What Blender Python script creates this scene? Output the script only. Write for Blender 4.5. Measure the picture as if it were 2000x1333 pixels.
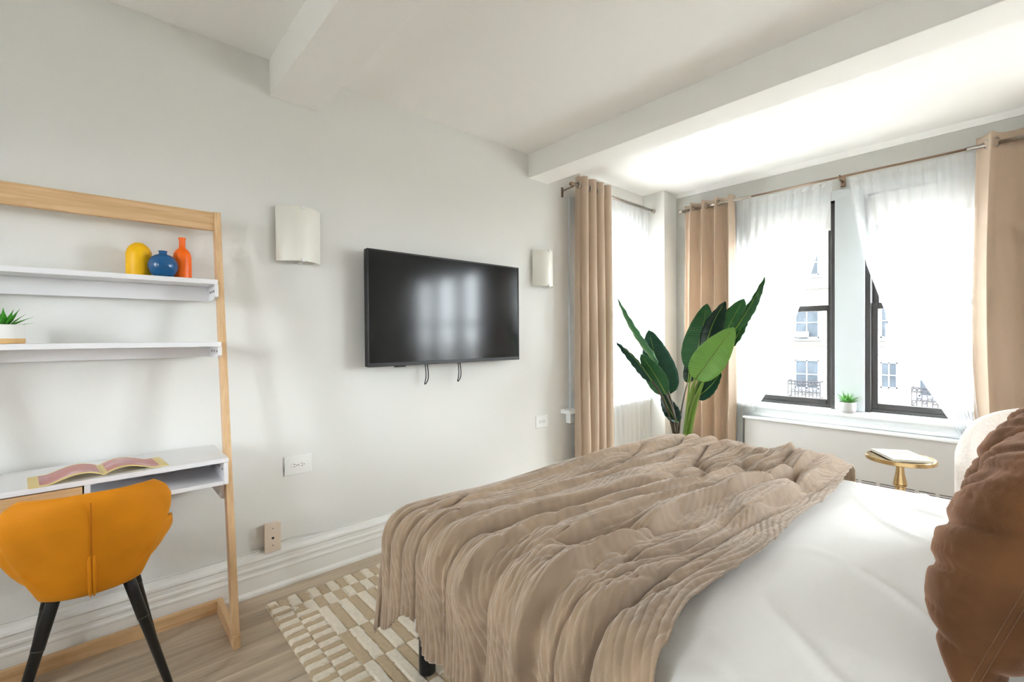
import bpy, bmesh, math, random
import numpy as np
from mathutils import Vector, Matrix

for _o in list(bpy.data.objects):
    bpy.data.objects.remove(_o)
SC = bpy.context.scene
COL = SC.collection
R = math.radians
random.seed(7)

# ------------------------------------------------------------------ camera
def make_camera():
    yaw, pitch, roll = R(47.79), R(-.5416), R(-.3937)
    d = Vector((-math.sin(yaw) * math.cos(pitch), math.cos(yaw) * math.cos(pitch), math.sin(pitch)))
    r = Vector((math.cos(yaw), math.sin(yaw), 0))
    u = r.cross(d)
    r2 = r * math.cos(roll) + u * math.sin(roll)
    u2 = u * math.cos(roll) - r * math.sin(roll)
    cam = bpy.data.cameras.new('camera')
    cam.sensor_width = 36
    cam.sensor_fit = 'HORIZONTAL'
    cam.lens = 895.07 / 2000 * 36
    cam.clip_start = .02
    cam.clip_end = 300
    o = bpy.data.objects.new('camera', cam)
    COL.objects.link(o)
    m = Matrix((r2, u2, -d)).transposed().to_4x4()
    m.translation = (2.5, 0, 1.245)
    o.matrix_world = m
    SC.camera = o
make_camera()

# ------------------------------------------------------------------ world, sun, exposure
W = bpy.data.worlds.new('sky')
SC.world = W
W.use_nodes = True
_bg = W.node_tree.nodes['Background']
_bg.inputs[0].default_value = (.89, .95, 1.0, 1)
_bg.inputs[1].default_value = 9.0
_sl = bpy.data.lights.new('sun', 'SUN')
_sl.energy = 12
_sl.angle = R(.6)
_sl.color = (1, .98, .95)
_so = bpy.data.objects.new('sun', _sl)
COL.objects.link(_so)
_so.rotation_euler = Vector((-.30, .35, -.89)).to_track_quat('-Z', 'Y').to_euler()
_so.location = (0, -20, 20)
SC.view_settings.view_transform = 'Standard'
SC.view_settings.look = 'None'
SC.view_settings.exposure = 2.32
SC.view_settings.gamma = 1.0
SC.view_settings.use_curve_mapping = False
SC.cycles.max_bounces = 10
SC.cycles.diffuse_bounces = 6
SC.cycles.glossy_bounces = 3
SC.cycles.transmission_bounces = 8
SC.cycles.transparent_max_bounces = 16
SC.cycles.sample_clamp_indirect = 8
SC.cycles.use_adaptive_sampling = True
SC.cycles.adaptive_threshold = .08
SC.cycles.adaptive_min_samples = 24
SC.cycles.use_denoising = True
SC.cycles.caustics_reflective = False
SC.cycles.caustics_refractive = False

def sky_portal(name, x, y, z, w, h, face):
    l = bpy.data.lights.new(name, 'AREA')
    l.shape = 'RECTANGLE'
    l.size, l.size_y = w, h
    l.cycles.is_portal = True
    o = bpy.data.objects.new(name, l)
    COL.objects.link(o)
    o.location = (x, y, z)
    o.rotation_euler = Vector(face).to_track_quat('-Z', 'Z').to_euler()
for _i, (_x, _w) in enumerate(((1.205, .7), (2.075, .7), (3.39, .66), (4.13, .66), (4.83, .62))):
    sky_portal('sky_portal', _x, 4.47, 1.48, _w, 1.64, (0, -1, 0))
sky_portal('sky_portal', 1.08, -1.81, 1.5, .44, 1.2, (0, 1, 0))
sky_portal('sky_portal', 2.28, -1.81, 1.5, .44, 1.2, (0, 1, 0))
sky_portal('sky_portal', -.19, 3.49, 1.46, .86, 1.67, (1, 0, 0))

# ------------------------------------------------------------------ materials
def srgb(c):
    out = []
    for v in c:
        v /= 255
        out.append(v / 12.92 if v <= .04045 else ((v + .055) / 1.055) ** 2.4)
    return tuple(out)

def base_mat(name):
    m = bpy.data.materials.new(name)
    m.use_nodes = True
    return m, m.node_tree.nodes, m.node_tree.links, m.node_tree.nodes['Principled BSDF']

def coords(N, L, scale, kind='Object'):
    tc = N.new('ShaderNodeTexCoord')
    mp = N.new('ShaderNodeMapping')
    mp.inputs['Scale'].default_value = scale
    L.new(tc.outputs[kind], mp.inputs['Vector'])
    return mp.outputs[0]

def paint(name, col, rough=.6, vary=.03, scale=(3, 3, 3), bump=0, bscale=200, spec=.3, sheen=0, metal=0, detail=3):
    """plain surface with a faint colour variation and fine relief"""
    m, N, L, P = base_mat(name)
    c = srgb(col)
    v = coords(N, L, scale)
    nz = N.new('ShaderNodeTexNoise')
    nz.inputs['Scale'].default_value = 1
    nz.inputs['Detail'].default_value = detail
    L.new(v, nz.inputs['Vector'])
    cr = N.new('ShaderNodeValToRGB')
    cr.color_ramp.elements[0].position = .3
    cr.color_ramp.elements[1].position = .7
    cr.color_ramp.elements[0].color = tuple(max(0, x * (1 - vary)) for x in c) + (1,)
    cr.color_ramp.elements[1].color = tuple(min(1, x * (1 + vary)) for x in c) + (1,)
    L.new(nz.outputs[0], cr.inputs[0])
    L.new(cr.outputs[0], P.inputs['Base Color'])
    P.inputs['Roughness'].default_value = rough
    P.inputs['Specular IOR Level'].default_value = spec
    P.inputs['Metallic'].default_value = metal
    if sheen:
        P.inputs['Sheen Weight'].default_value = sheen
        P.inputs['Sheen Roughness'].default_value = .4
        P.inputs['Sheen Tint'].default_value = tuple(min(1, x * 2 + .12) for x in c) + (1,)
    if bump:
        b = N.new('ShaderNodeBump')
        n2 = N.new('ShaderNodeTexNoise')
        n2.inputs['Scale'].default_value = bscale
        n2.inputs['Detail'].default_value = 2
        tc = N.new('ShaderNodeTexCoord')
        L.new(tc.outputs['Object'], n2.inputs['Vector'])
        b.inputs['Strength'].default_value = bump
        b.inputs['Distance'].default_value = .004
        L.new(n2.outputs[0], b.inputs['Height'])
        L.new(b.outputs[0], P.inputs['Normal'])
    return m

def wood(name, c1, c2, stretch, rough=.5, rnd=0.0, scale=1.0, spec=.3):
    """stretched noise grain; rnd shifts the tone of each object"""
    m, N, L, P = base_mat(name)
    v = coords(N, L, tuple(s * scale for s in stretch))
    oi = N.new('ShaderNodeObjectInfo')
    add = N.new('ShaderNodeVectorMath')
    add.operation = 'MULTIPLY_ADD'
    comb = N.new('ShaderNodeCombineXYZ')
    for i in range(3):
        L.new(oi.outputs['Random'], comb.inputs[i])
    add.inputs[1].default_value = (37, 53, 29)
    L.new(comb.outputs[0], add.inputs[0])
    L.new(v, add.inputs[2])
    nz = N.new('ShaderNodeTexNoise')
    nz.inputs['Scale'].default_value = 1
    nz.inputs['Detail'].default_value = 6
    nz.inputs['Roughness'].default_value = .62
    nz.inputs['Distortion'].default_value = .6
    L.new(add.outputs[0], nz.inputs['Vector'])
    cr = N.new('ShaderNodeValToRGB')
    cr.color_ramp.elements[0].position = .32
    cr.color_ramp.elements[1].position = .68
    cr.color_ramp.elements[0].color = srgb(c1) + (1,)
    cr.color_ramp.elements[1].color = srgb(c2) + (1,)
    L.new(nz.outputs[0], cr.inputs[0])
    out = cr.outputs[0]
    if rnd:
        hs = N.new('ShaderNodeHueSaturation')
        mr = N.new('ShaderNodeMapRange')
        mr.inputs['To Min'].default_value = 1 - rnd
        mr.inputs['To Max'].default_value = 1 + rnd
        L.new(oi.outputs['Random'], mr.inputs['Value'])
        L.new(mr.outputs[0], hs.inputs['Value'])
        L.new(out, hs.inputs['Color'])
        out = hs.outputs[0]
    L.new(out, P.inputs['Base Color'])
    P.inputs['Roughness'].default_value = rough
    P.inputs['Specular IOR Level'].default_value = spec
    return m

def sheer_mat(name, clear=.42):
    m, N, L, P = base_mat(name)
    N.remove(P)
    out = N['Material Output']
    tr = N.new('ShaderNodeBsdfTransparent')
    tl = N.new('ShaderNodeBsdfTranslucent')
    tl.inputs[0].default_value = (.93, .94, .95, 1)
    df = N.new('ShaderNodeBsdfDiffuse')
    df.inputs[0].default_value = (.93, .94, .95, 1)
    m1 = N.new('ShaderNodeMixShader')
    m1.inputs[0].default_value = .45
    L.new(tl.outputs[0], m1.inputs[1])
    L.new(df.outputs[0], m1.inputs[2])
    m2 = N.new('ShaderNodeMixShader')
    v = coords(N, L, (60, 60, 2))
    nz = N.new('ShaderNodeTexNoise')
    nz.inputs['Scale'].default_value = 1
    L.new(v, nz.inputs['Vector'])
    mr = N.new('ShaderNodeMapRange')
    mr.inputs['To Min'].default_value = 1 - clear - .05
    mr.inputs['To Max'].default_value = 1 - clear + .05
    L.new(nz.outputs[0], mr.inputs['Value'])
    L.new(mr.outputs[0], m2.inputs[0])
    L.new(tr.outputs[0], m2.inputs[1])
    L.new(m1.outputs[0], m2.inputs[2])
    L.new(m2.outputs[0], out.inputs[0])
    return m

def curtain_mat(name, col):
    m, N, L, P = base_mat(name)
    out = N['Material Output']
    c = srgb(col)
    P.inputs['Base Color'].default_value = c + (1,)
    P.inputs['Roughness'].default_value = .75
    P.inputs['Specular IOR Level'].default_value = .2
    P.inputs['Sheen Weight'].default_value = .4
    P.inputs['Sheen Tint'].default_value = (1, .85, .7, 1)
    tl = N.new('ShaderNodeBsdfTranslucent')
    tl.inputs[0].default_value = c + (1,)
    mx = N.new('ShaderNodeMixShader')
    mx.inputs[0].default_value = .05
    L.new(P.outputs[0], mx.inputs[1])
    L.new(tl.outputs[0], mx.inputs[2])
    L.new(mx.outputs[0], out.inputs[0])
    v = coords(N, L, (220, 220, 14))
    nz = N.new('ShaderNodeTexNoise')
    nz.inputs['Scale'].default_value = 1
    L.new(v, nz.inputs['Vector'])
    b = N.new('ShaderNodeBump')
    b.inputs['Strength'].default_value = .15
    b.inputs['Distance'].default_value = .002
    L.new(nz.outputs[0], b.inputs['Height'])
    L.new(b.outputs[0], P.inputs['Normal'])
    return m

def glass_mat(name):
    m, N, L, P = base_mat(name)
    N.remove(P)
    out = N['Material Output']
    tr = N.new('ShaderNodeBsdfTransparent')
    tr.inputs[0].default_value = (.97, .98, .98, 1)
    gl = N.new('ShaderNodeBsdfGlossy')
    gl.inputs['Roughness'].default_value = .02
    lw = N.new('ShaderNodeLayerWeight')
    lw.inputs[0].default_value = .5
    pw = N.new('ShaderNodeMath')
    pw.operation = 'POWER'
    pw.inputs[1].default_value = 5
    L.new(lw.outputs['Facing'], pw.inputs[0])
    fr = N.new('ShaderNodeMath')
    fr.operation = 'MULTIPLY_ADD'
    fr.inputs[1].default_value = .6
    fr.inputs[2].default_value = .03
    L.new(pw.outputs[0], fr.inputs[0])
    mx = N.new('ShaderNodeMixShader')
    L.new(fr.outputs[0], mx.inputs[0])
    L.new(tr.outputs[0], mx.inputs[1])
    L.new(gl.outputs[0], mx.inputs[2])
    L.new(mx.outputs[0], out.inputs[0])
    return m

def vcol_mat(name, rough=.9, sheen=.3, bump=.6, bscale=260, dist=.004):
    """colour from the mesh's own colour attribute, with fibre relief"""
    m, N, L, P = base_mat(name)
    at = N.new('ShaderNodeAttribute')
    at.attribute_name = 'Col'
    L.new(at.outputs['Color'], P.inputs['Base Color'])
    P.inputs['Roughness'].default_value = rough
    P.inputs['Specular IOR Level'].default_value = .1
    P.inputs['Sheen Weight'].default_value = sheen
    tc = N.new('ShaderNodeTexCoord')
    nz = N.new('ShaderNodeTexNoise')
    nz.inputs['Scale'].default_value = bscale
    nz.inputs['Detail'].default_value = 2
    L.new(tc.outputs['Object'], nz.inputs['Vector'])
    b = N.new('ShaderNodeBump')
    b.inputs['Strength'].default_value = bump
    b.inputs['Distance'].default_value = dist
    L.new(nz.outputs[0], b.inputs['Height'])
    L.new(b.outputs[0], P.inputs['Normal'])
    return m

def leaf_mat(name, c1, c2, axis_scale=90):
    """leaf green with fine cross veins; uses the leaf's UV (u across, v along)"""
    m, N, L, P = base_mat(name)
    tc = N.new('ShaderNodeTexCoord')
    wv = N.new('ShaderNodeTexWave')
    wv.bands_direction = 'Y'
    wv.inputs['Scale'].default_value = 9
    wv.inputs['Distortion'].default_value = .6
    L.new(tc.outputs['UV'], wv.inputs['Vector'])
    cr = N.new('ShaderNodeValToRGB')
    cr.color_ramp.elements[0].color = srgb(c1) + (1,)
    cr.color_ramp.elements[1].color = srgb(c2) + (1,)
    L.new(wv.outputs[0], cr.inputs[0])
    L.new(cr.outputs[0], P.inputs['Base Color'])
    P.inputs['Roughness'].default_value = .42
    P.inputs['Specular IOR Level'].default_value = .35
    b = N.new('ShaderNodeBump')
    b.inputs['Strength'].default_value = .3
    b.inputs['Distance'].default_value = .003
    L.new(wv.outputs[0], b.inputs['Height'])
    L.new(b.outputs[0], P.inputs['Normal'])
    return m

M = {}
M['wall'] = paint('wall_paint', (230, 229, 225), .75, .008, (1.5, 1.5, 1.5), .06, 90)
M['wall_backlit'] = paint('wall_paint_backlit_shade', (198, 197, 192), .75, .008, (1.5, 1.5, 1.5), .06, 90)  # same wall paint, darkened so the colour carries the backlit shade
M['ceiling'] = paint('ceiling_paint', (250, 249, 246), .8, .006, (1.2, 1.2, 1.2), .05, 70)
M['trim'] = paint('trim_gloss_paint', (244, 243, 240), .35, .01, (4, 4, 4), .03, 60, .45)
M['sill'] = paint('sill_paint', (232, 235, 236), .35, .015, (4, 4, 4), .03, 60, .45)
M['mull'] = paint('mullion_paint', (206, 212, 214), .45, .01, (4, 4, 4), .02, 60, .4)
M['cover'] = paint('radiator_cover_paint', (196, 194, 192), .55, .01, (3, 3, 3), .04, 120)
M['slot'] = paint('slot_black', (60, 60, 62), .7, .05)
M['dark'] = paint('window_bronze', (66, 63, 62), .4, .06, (8, 8, 8), .02, 80, .45)
M['glass'] = glass_mat('window_glass')
M['shade'] = paint('shade_fabric', (232, 232, 230), .8, .01)
M['floor'] = wood('floor_vinyl', (166, 148, 126), (206, 190, 168), (16, 1.1, 1), .45, .10)
M['gap'] = paint('floor_gap', (100, 86, 70), .8)
M['oak_y'] = wood('oak_along_y', (204, 162, 116), (232, 197, 152), (40, 3, 40), .45)
M['oak_z'] = wood('oak_along_z', (210, 170, 126), (232, 197, 154), (40, 40, 3), .45)
M['oak_x'] = wood('oak_along_x', (208, 168, 124), (230, 194, 150), (3, 40, 40), .45)
M['white'] = paint('white_laminate', (236, 235, 237), .35, .006, (2, 2, 2), 0, 1, .4)
M['screw'] = paint('screw_metal', (120, 118, 118), .4, .05, metal=.8)
M['plastic'] = paint('white_plastic', (240, 240, 237), .3, .004, spec=.45)
M['beige_plastic'] = paint('beige_plastic', (226, 210, 192), .4, .01)
M['black'] = paint('black_plastic', (22, 22, 23), .35, .1, spec=.4)
M['legblack'] = paint('black_metal', (26, 28, 29), .38, .1, spec=.5)
M['screen'] = paint('tv_screen', (12, 12, 12), .13, .02, spec=.36)
M['nickel'] = paint('brushed_nickel', (176, 168, 158), .3, .05, metal=1)
M['rodbrown'] = paint('rod_bronze', (150, 128, 110), .35, .05, metal=.9)
M['shadeglass'] = paint('frosted_glass', (236, 234, 224), .28, .006, spec=.5)
M['curtain'] = curtain_mat('tan_curtain', (196, 175, 154))
M['sheer'] = sheer_mat('sheer_voile', .45)
M['duvet'] = paint('white_cotton', (250, 249, 247), .85, .006, (6, 6, 6), .08, 300, .15, .1)
M['mattress'] = paint('mattress_ticking', (228, 226, 222), .85, .01)
M['velvet'] = paint('brown_velvet', (100, 66, 40), .75, .25, (9, 9, 9), .12, 220, .15, 1.0)
M['mustard'] = paint('mustard_velvet', (206, 128, 16), .72, .10, (7, 7, 7), .10, 240, .2, .5)
M['mustard_d'] = paint('mustard_seam', (176, 98, 12), .8, .05)
M['brass'] = paint('brushed_brass', (200, 172, 126), .27, .05, (4, 4, 40), metal=1)
M['boucle'] = paint('boucle_wool', (238, 228, 220), .95, .05, (60, 60, 60), 1.0, 110, .1, .3)
M['yellow'] = paint('yellow_ceramic', (250, 192, 6), .42, .02, spec=.35)
M['blue'] = paint('blue_glaze', (22, 88, 140), .22, .08, (14, 14, 14), spec=.55)
M['orange'] = paint('orange_ceramic', (250, 108, 14), .35, .02, spec=.4)
M['pot'] = paint('white_pot', (240, 238, 234), .5, .01)
M['pot_grey'] = paint('grey_pot', (196, 196, 198), .6, .03)
M['wood_base'] = paint('light_wood', (222, 182, 124), .5, .08, (60, 8, 8))
M['soil'] = paint('soil', (48, 40, 32), .95, .3, (80, 80, 80), .8, 120)
M['succ'] = paint('succulent_green', (70, 150, 46), .45, .18, (40, 40, 40))
M['succ2'] = paint('succulent_pale', (112, 172, 90), .45, .18, (40, 40, 40))
M['leaf_mid'] = leaf_mat('leaf_mid', (44, 92, 52), (58, 108, 60))
M['leaf_dark'] = leaf_mat('leaf_dark', (22, 62, 46), (30, 76, 54))
M['leaf_deep'] = leaf_mat('leaf_deep', (14, 40, 30), (20, 52, 38))
M['leaf_light'] = leaf_mat('leaf_light', (108, 158, 70), (128, 176, 84))
M['stem'] = paint('plant_stem', (120, 150, 70), .5, .2, (20, 20, 6))
M['stem_d'] = paint('plant_stem_dark', (84, 74, 58), .6, .2, (20, 20, 6))
M['paper'] = paint('paper_edge', (232, 224, 200), .7, .05)
M['cable'] = paint('cable_white', (232, 230, 226), .4, .01)
M['facade'] = paint('limestone', (92, 89, 84), .9, .05, (.6, .6, .6), .1, 8)
M['facade_trim'] = paint('limestone_trim', (80, 77, 72), .9, .05, (.6, .6, .6))
M['fwin'] = paint('far_window_frame', (70, 72, 76), .8, .05, spec=.05)
M['fpane'] = paint('far_window_pane', (30, 34, 38), .5, .4, (1.2, 1, .8), spec=.08)
M['iron'] = paint('balcony_iron', (34, 34, 36), .8, .05, spec=.05)
M['street'] = paint('street_asphalt', (122, 121, 119), .9, .1, (.3, .3, .3))

# ------------------------------------------------------------------ mesh helpers
def link(o, parent=None):
    COL.objects.link(o)
    if parent is not None:
        o.parent = parent
        o.matrix_parent_inverse = Matrix.Translation(-Vector(parent.location)) if parent.parent is None else Matrix.Identity(4)
    return o

def mesh_obj(name, verts, faces, mat, parent=None, smooth=False):
    me = bpy.data.meshes.new(name)
    me.from_pydata([tuple(v) for v in verts], [], [tuple(f) for f in faces])
    me.update()
    if mat:
        for m in (mat if isinstance(mat, list) else [mat]):
            me.materials.append(m)
    if smooth:
        me.polygons.foreach_set('use_smooth', [True] * len(me.polygons))
    o = bpy.data.objects.new(name, me)
    return link(o, parent)

class MB:
    def __init__(s):
        s.v, s.f = [], []
    def add(s, v, f):
        k = len(s.v)
        s.v += [tuple(p) for p in v]
        s.f += [tuple(i + k for i in q) for q in f]
        return s
    def box(s, x0, x1, y0, y1, z0, z1):
        v = [(x, y, z) for x in (x0, x1) for y in (y0, y1) for z in (z0, z1)]
        return s.add(v, [(0, 1, 3, 2), (4, 6, 7, 5), (0, 4, 5, 1), (2, 3, 7, 6), (0, 2, 6, 4), (1, 5, 7, 3)])
    def hexa(s, a, b):
        """two quads (4 points each) joined"""
        return s.add(list(a) + list(b), [(3, 2, 1, 0), (4, 5, 6, 7), (0, 1, 5, 4), (1, 2, 6, 5), (2, 3, 7, 6), (3, 0, 4, 7)])
    def tube(s, pts, rad, n=10, cap=True):
        pts = [Vector(p) for p in pts]
        rads = rad if isinstance(rad, (list, tuple)) else [rad] * len(pts)
        up = Vector((0, 0, 1))
        rings = []
        prev = None
        for i, p in enumerate(pts):
            t = (pts[min(i + 1, len(pts) - 1)] - pts[max(i - 1, 0)])
            t.normalize()
            a = prev if prev is not None else (up if abs(t.z) < .9 else Vector((1, 0, 0)))
            a = (a - t * a.dot(t))
            if a.length < 1e-5:
                a = t.orthogonal()
            a.normalize()
            prev = a
            b = t.cross(a)
            rings.append([p + (a * math.cos(2 * math.pi * k / n) + b * math.sin(2 * math.pi * k / n)) * rads[i] for k in range(n)])
        v = [q for r in rings for q in r]
        f = []
        for i in range(len(pts) - 1):
            for k in range(n):
                f.append((i * n + k, i * n + (k + 1) % n, (i + 1) * n + (k + 1) % n, (i + 1) * n + k))
        if cap:
            f.append(tuple(range(n - 1, -1, -1)))
            f.append(tuple((len(pts) - 1) * n + k for k in range(n)))
        return s.add(v, f)
    def lathe(s, prof, c, n=28):
        """prof: list of (radius, z); closed with caps"""
        v = [(c[0] + r * math.cos(2 * math.pi * k / n), c[1] + r * math.sin(2 * math.pi * k / n), c[2] + z) for r, z in prof for k in range(n)]
        f = []
        for i in range(len(prof) - 1):
            for k in range(n):
                f.append((i * n + k, i * n + (k + 1) % n, (i + 1) * n + (k + 1) % n, (i + 1) * n + k))
        f.append(tuple(range(n - 1, -1, -1)))
        f.append(tuple((len(prof) - 1) * n + k for k in range(n)))
        return s.add(v, f)
    def torus(s, c, R_, r_, axis, n=20, k=8):
        c, axis = Vector(c), Vector(axis).normalized()
        a = axis.orthogonal().normalized()
        b = axis.cross(a)
        v, f = [], []
        for i in range(n):
            t = 2 * math.pi * i / n
            dr = a * math.cos(t) + b * math.sin(t)
            for j in range(k):
                q = 2 * math.pi * j / k
                v.append(c + dr * (R_ + r_ * math.cos(q)) + axis * (r_ * math.sin(q)))
        for i in range(n):
            for j in range(k):
                f.append((i * k + j, ((i + 1) % n) * k + j, ((i + 1) % n) * k + (j + 1) % k, i * k + (j + 1) % k))
        return s.add(v, f)
    def extrude(s, prof, axis, a0, a1):
        """closed 2-D profile extruded along axis: 'y' -> prof is (x,z); 'x' -> prof is (y,z); 'z' -> (x,y)"""
        def P(p, t):
            return {'y': (p[0], t, p[1]), 'x': (t, p[0], p[1]), 'z': (p[0], p[1], t)}[axis]
        n = len(prof)
        v = [P(p, a0) for p in prof] + [P(p, a1) for p in prof]
        f = [(i, (i + 1) % n, n + (i + 1) % n, n + i) for i in range(n)]
        f += [tuple(range(n - 1, -1, -1)), tuple(range(n, 2 * n))]
        return s.add(v, f)
    def grid(s, P, closed_u=False):
        """P: rows of equal-length point lists"""
        nu, nv = len(P), len(P[0])
        v = [p for row in P for p in row]
        f = []
        for i in range(nu if closed_u else nu - 1):
            for j in range(nv - 1):
                i2 = (i + 1) % nu
                f.append((i * nv + j, i2 * nv + j, i2 * nv + j + 1, i * nv + j + 1))
        return s.add(v, f)
    def build(s, name, mat, parent=None, smooth=False, bevel=0, seg=2, angle=None):
        o = mesh_obj(name, s.v, s.f, mat, parent, smooth)
        fix_normals(o)
        if bevel:
            b = o.modifiers.new('bevel', 'BEVEL')
            b.width = bevel
            b.segments = seg
            b.limit_method = 'ANGLE'
            b.angle_limit = R(40)
            o.data.polygons.foreach_set('use_smooth', [True] * len(o.data.polygons))
            w = o.modifiers.new('wn', 'WEIGHTED_NORMAL')
            w.keep_sharp = True
        elif angle is not None:
            o.data.polygons.foreach_set('use_smooth', [True] * len(o.data.polygons))
            bm = bmesh.new()
            bm.from_mesh(o.data)
            for e in bm.edges:
                if len(e.link_faces) == 2 and e.calc_face_angle(0) > R(angle):
                    e.smooth = False
            bm.to_mesh(o.data)
            bm.free()
        return o

def fix_normals(o):
    bm = bmesh.new()
    bm.from_mesh(o.data)
    bmesh.ops.recalc_face_normals(bm, faces=bm.faces)
    bm.to_mesh(o.data)
    bm.free()

def box(name, b, mat, parent=None, bevel=0):
    return MB().box(*b).build(name, mat, parent, bevel=bevel)

def empty(name, loc):
    o = bpy.data.objects.new(name, None)
    o.location = loc
    o.empty_display_size = .05
    COL.objects.link(o)
    return o

def tag(o, label=None, cat=None, group=None, kind=None):
    if label: o['label'] = label
    if cat: o['category'] = cat
    if group: o['group'] = group
    if kind: o['kind'] = kind
    return o

def thing(name, loc, label, cat, group=None):
    return tag(empty(name, loc), label, cat, group)

def structure(o, label=None):
    return tag(o, label, None, None, 'structure')

def copy_tree(o, parent=None, loc=None):
    c = o.copy()
    COL.objects.link(c)
    if parent is not None:
        c.parent = parent
        c.matrix_parent_inverse = o.matrix_parent_inverse.copy()
    if loc is not None:
        c.location = loc
    for ch in [x for x in bpy.data.objects if x.parent == o]:
        copy_tree(ch, c)
    return c

# ------------------------------------------------------------------ numpy noise
_rng = np.random.RandomState(11)
_perm = np.concatenate([_rng.permutation(512)] * 3)
_ang = _rng.rand(512) * 2 * np.pi
_gx, _gy = np.cos(_ang), np.sin(_ang)
def pn(x, y):
    x, y = np.broadcast_arrays(np.asarray(x, float), np.asarray(y, float))
    xi, yi = np.floor(x).astype(int), np.floor(y).astype(int)
    xf, yf = x - xi, y - yi
    u, v = xf * xf * xf * (xf * (xf * 6 - 15) + 10), yf * yf * yf * (yf * (yf * 6 - 15) + 10)
    def g(ix, iy, dx, dy):
        h = _perm[(_perm[ix & 511] + iy) & 511]
        return _gx[h] * dx + _gy[h] * dy
    a = g(xi, yi, xf, yf); b = g(xi + 1, yi, xf - 1, yf)
    c = g(xi, yi + 1, xf, yf - 1); d = g(xi + 1, yi + 1, xf - 1, yf - 1)
    return (a * (1 - u) + b * u) * (1 - v) + (c * (1 - u) + d * u) * v
def sstep(a, b, x):
    t = np.clip((x - a) / (b - a), 0, 1)
    return t * t * (3 - 2 * t)

def grid_mesh(name, X, Y, Z, mat, parent=None, smooth=True, col=None):
    nu, nv = X.shape
    V = np.stack([X, Y, Z], -1).reshape(-1, 3)
    idx = np.arange(nu * nv).reshape(nu, nv)
    F = np.stack([idx[:-1, :-1], idx[1:, :-1], idx[1:, 1:], idx[:-1, 1:]], -1).reshape(-1, 4)
    me = bpy.data.meshes.new(name)
    me.vertices.add(len(V)); me.vertices.foreach_set('co', V.ravel())
    me.loops.add(F.size); me.loops.foreach_set('vertex_index', F.ravel())
    me.polygons.add(len(F)); me.polygons.foreach_set('loop_start', np.arange(0, F.size, 4))
    me.update(calc_edges=True)
    me.validate()
    me.materials.append(mat)
    if smooth:
        me.polygons.foreach_set('use_smooth', np.ones(len(F), bool))
    if col is not None:
        a = me.color_attributes.new('Col', 'FLOAT_COLOR', 'POINT')
        c4 = np.concatenate([col.reshape(-1, 3), np.ones((nu * nv, 1))], 1)
        a.data.foreach_set('color', c4.ravel())
    o = bpy.data.objects.new(name, me)
    return link(o, parent)

# ================================================================== THE ROOM
CZ = 2.63          # ceiling height
YB = 4.26          # window wall
XR, YC, XA, YF = 3.3, 2.95, 5.2, -1.6   # bed-head wall, alcove corner, alcove end, wall behind the camera
WL = 3.06, 3.92, .63, 2.30              # side window opening (y0,y1,z0,z1)
WIN = [(.86, 1.55), (1.73, 2.42), (3.06, 3.72), (3.80, 4.46), (4.52, 5.14)]
FILL_WIN = [(.86, 1.3), (2.06, 2.5)]         # unseen windows added behind the camera to bring in fill light
FZ0, FZ1 = .9, 2.1
WZ0, WZ1 = .66, 2.30

fl = structure(box('floor', (-.15, XA + .1, YF - .1, YB + .1, -.12, -.006), M['gap']), 'greige wood plank floor')
def make_planks():
    w, ln = .182, 1.22
    me = None
    x, row = 0.0, 0
    while x < XA:
        y = YF - random.random() * ln
        ymin = YF if x < XR - .01 else YC
        while y < YB:
            y0, y1 = max(y, ymin), min(y + ln, YB)
            if y1 - y0 > .03:
                b = MB().box(x + .0008, min(x + w, XA) - .0008, y0 + .0008, y1 - .0008, -.006, 0)
                b.build('plank', M['floor'], fl)
            y += ln
        x += w
        row += 1
make_planks()

def wall_boxes(o, spec):
    for b in spec:
        o.box(*b)
    return o
structure(wall_boxes(MB(), [(-.18, 0, YF - .1, WL[0], 0, CZ), (-.18, 0, WL[1], YB + .12, 0, CZ), (-.18, 0, WL[0], WL[1], 0, WL[2]), (-.18, 0, WL[0], WL[1], WL[3], CZ)]).build('wall_left', M['wall']), 'pale warm grey wall carrying the television')
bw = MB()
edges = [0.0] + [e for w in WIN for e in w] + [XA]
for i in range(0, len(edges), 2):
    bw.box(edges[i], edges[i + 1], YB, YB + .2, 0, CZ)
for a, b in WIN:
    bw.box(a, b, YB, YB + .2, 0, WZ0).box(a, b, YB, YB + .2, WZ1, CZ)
structure(bw.build('wall_back', M['wall_backlit']), 'wall around the street windows, its backlit shade put into the paint')
structure(MB().box(XR, XR + .12, YF - .1, YC, 0, CZ).box(XR + .12, XA, YC - .12, YC, 0, CZ).build('wall_right', M['wall']), 'pale wall at the head of the bed')
structure(box('wall_alcove', (XA, XA + .12, YC - .12, YB + .2, 0, CZ), M['wall']), 'end wall of the window alcove')
fw = MB().box(-.18, FILL_WIN[0][0], YF - .2, YF, 0, CZ).box(FILL_WIN[0][1], FILL_WIN[1][0], YF - .2, YF, 0, CZ).box(FILL_WIN[1][1], XR + .12, YF - .2, YF, 0, CZ)
for a, b in FILL_WIN:
    fw.box(a, b, YF - .2, YF, 0, FZ0).box(a, b, YF - .2, YF, FZ1, CZ)
structure(fw.build('wall_front', M['wall']), 'pale wall opposite the street windows')
structure(box('ceiling', (-.18, XA + .12, YF - .12, YB + .2, CZ, CZ + .12), M['ceiling']), 'white ceiling crossed by beams')
structure(box('wall_pier', (0, .234, 4.03, YB, 0, CZ), M['wall'], bevel=.004), 'narrow pier in the corner between the two curtained windows')
structure(box('trim_1', (0, XR, .652, .89, 2.45, CZ + .01), M['ceiling'], bevel=.003), 'white ceiling beam nearer the desk')
structure(MB().box(0, XR, 2.448, 2.658, 2.45, CZ + .01).build('trim_2', M['ceiling'], bevel=.003), 'white ceiling beam nearer the windows')
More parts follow.
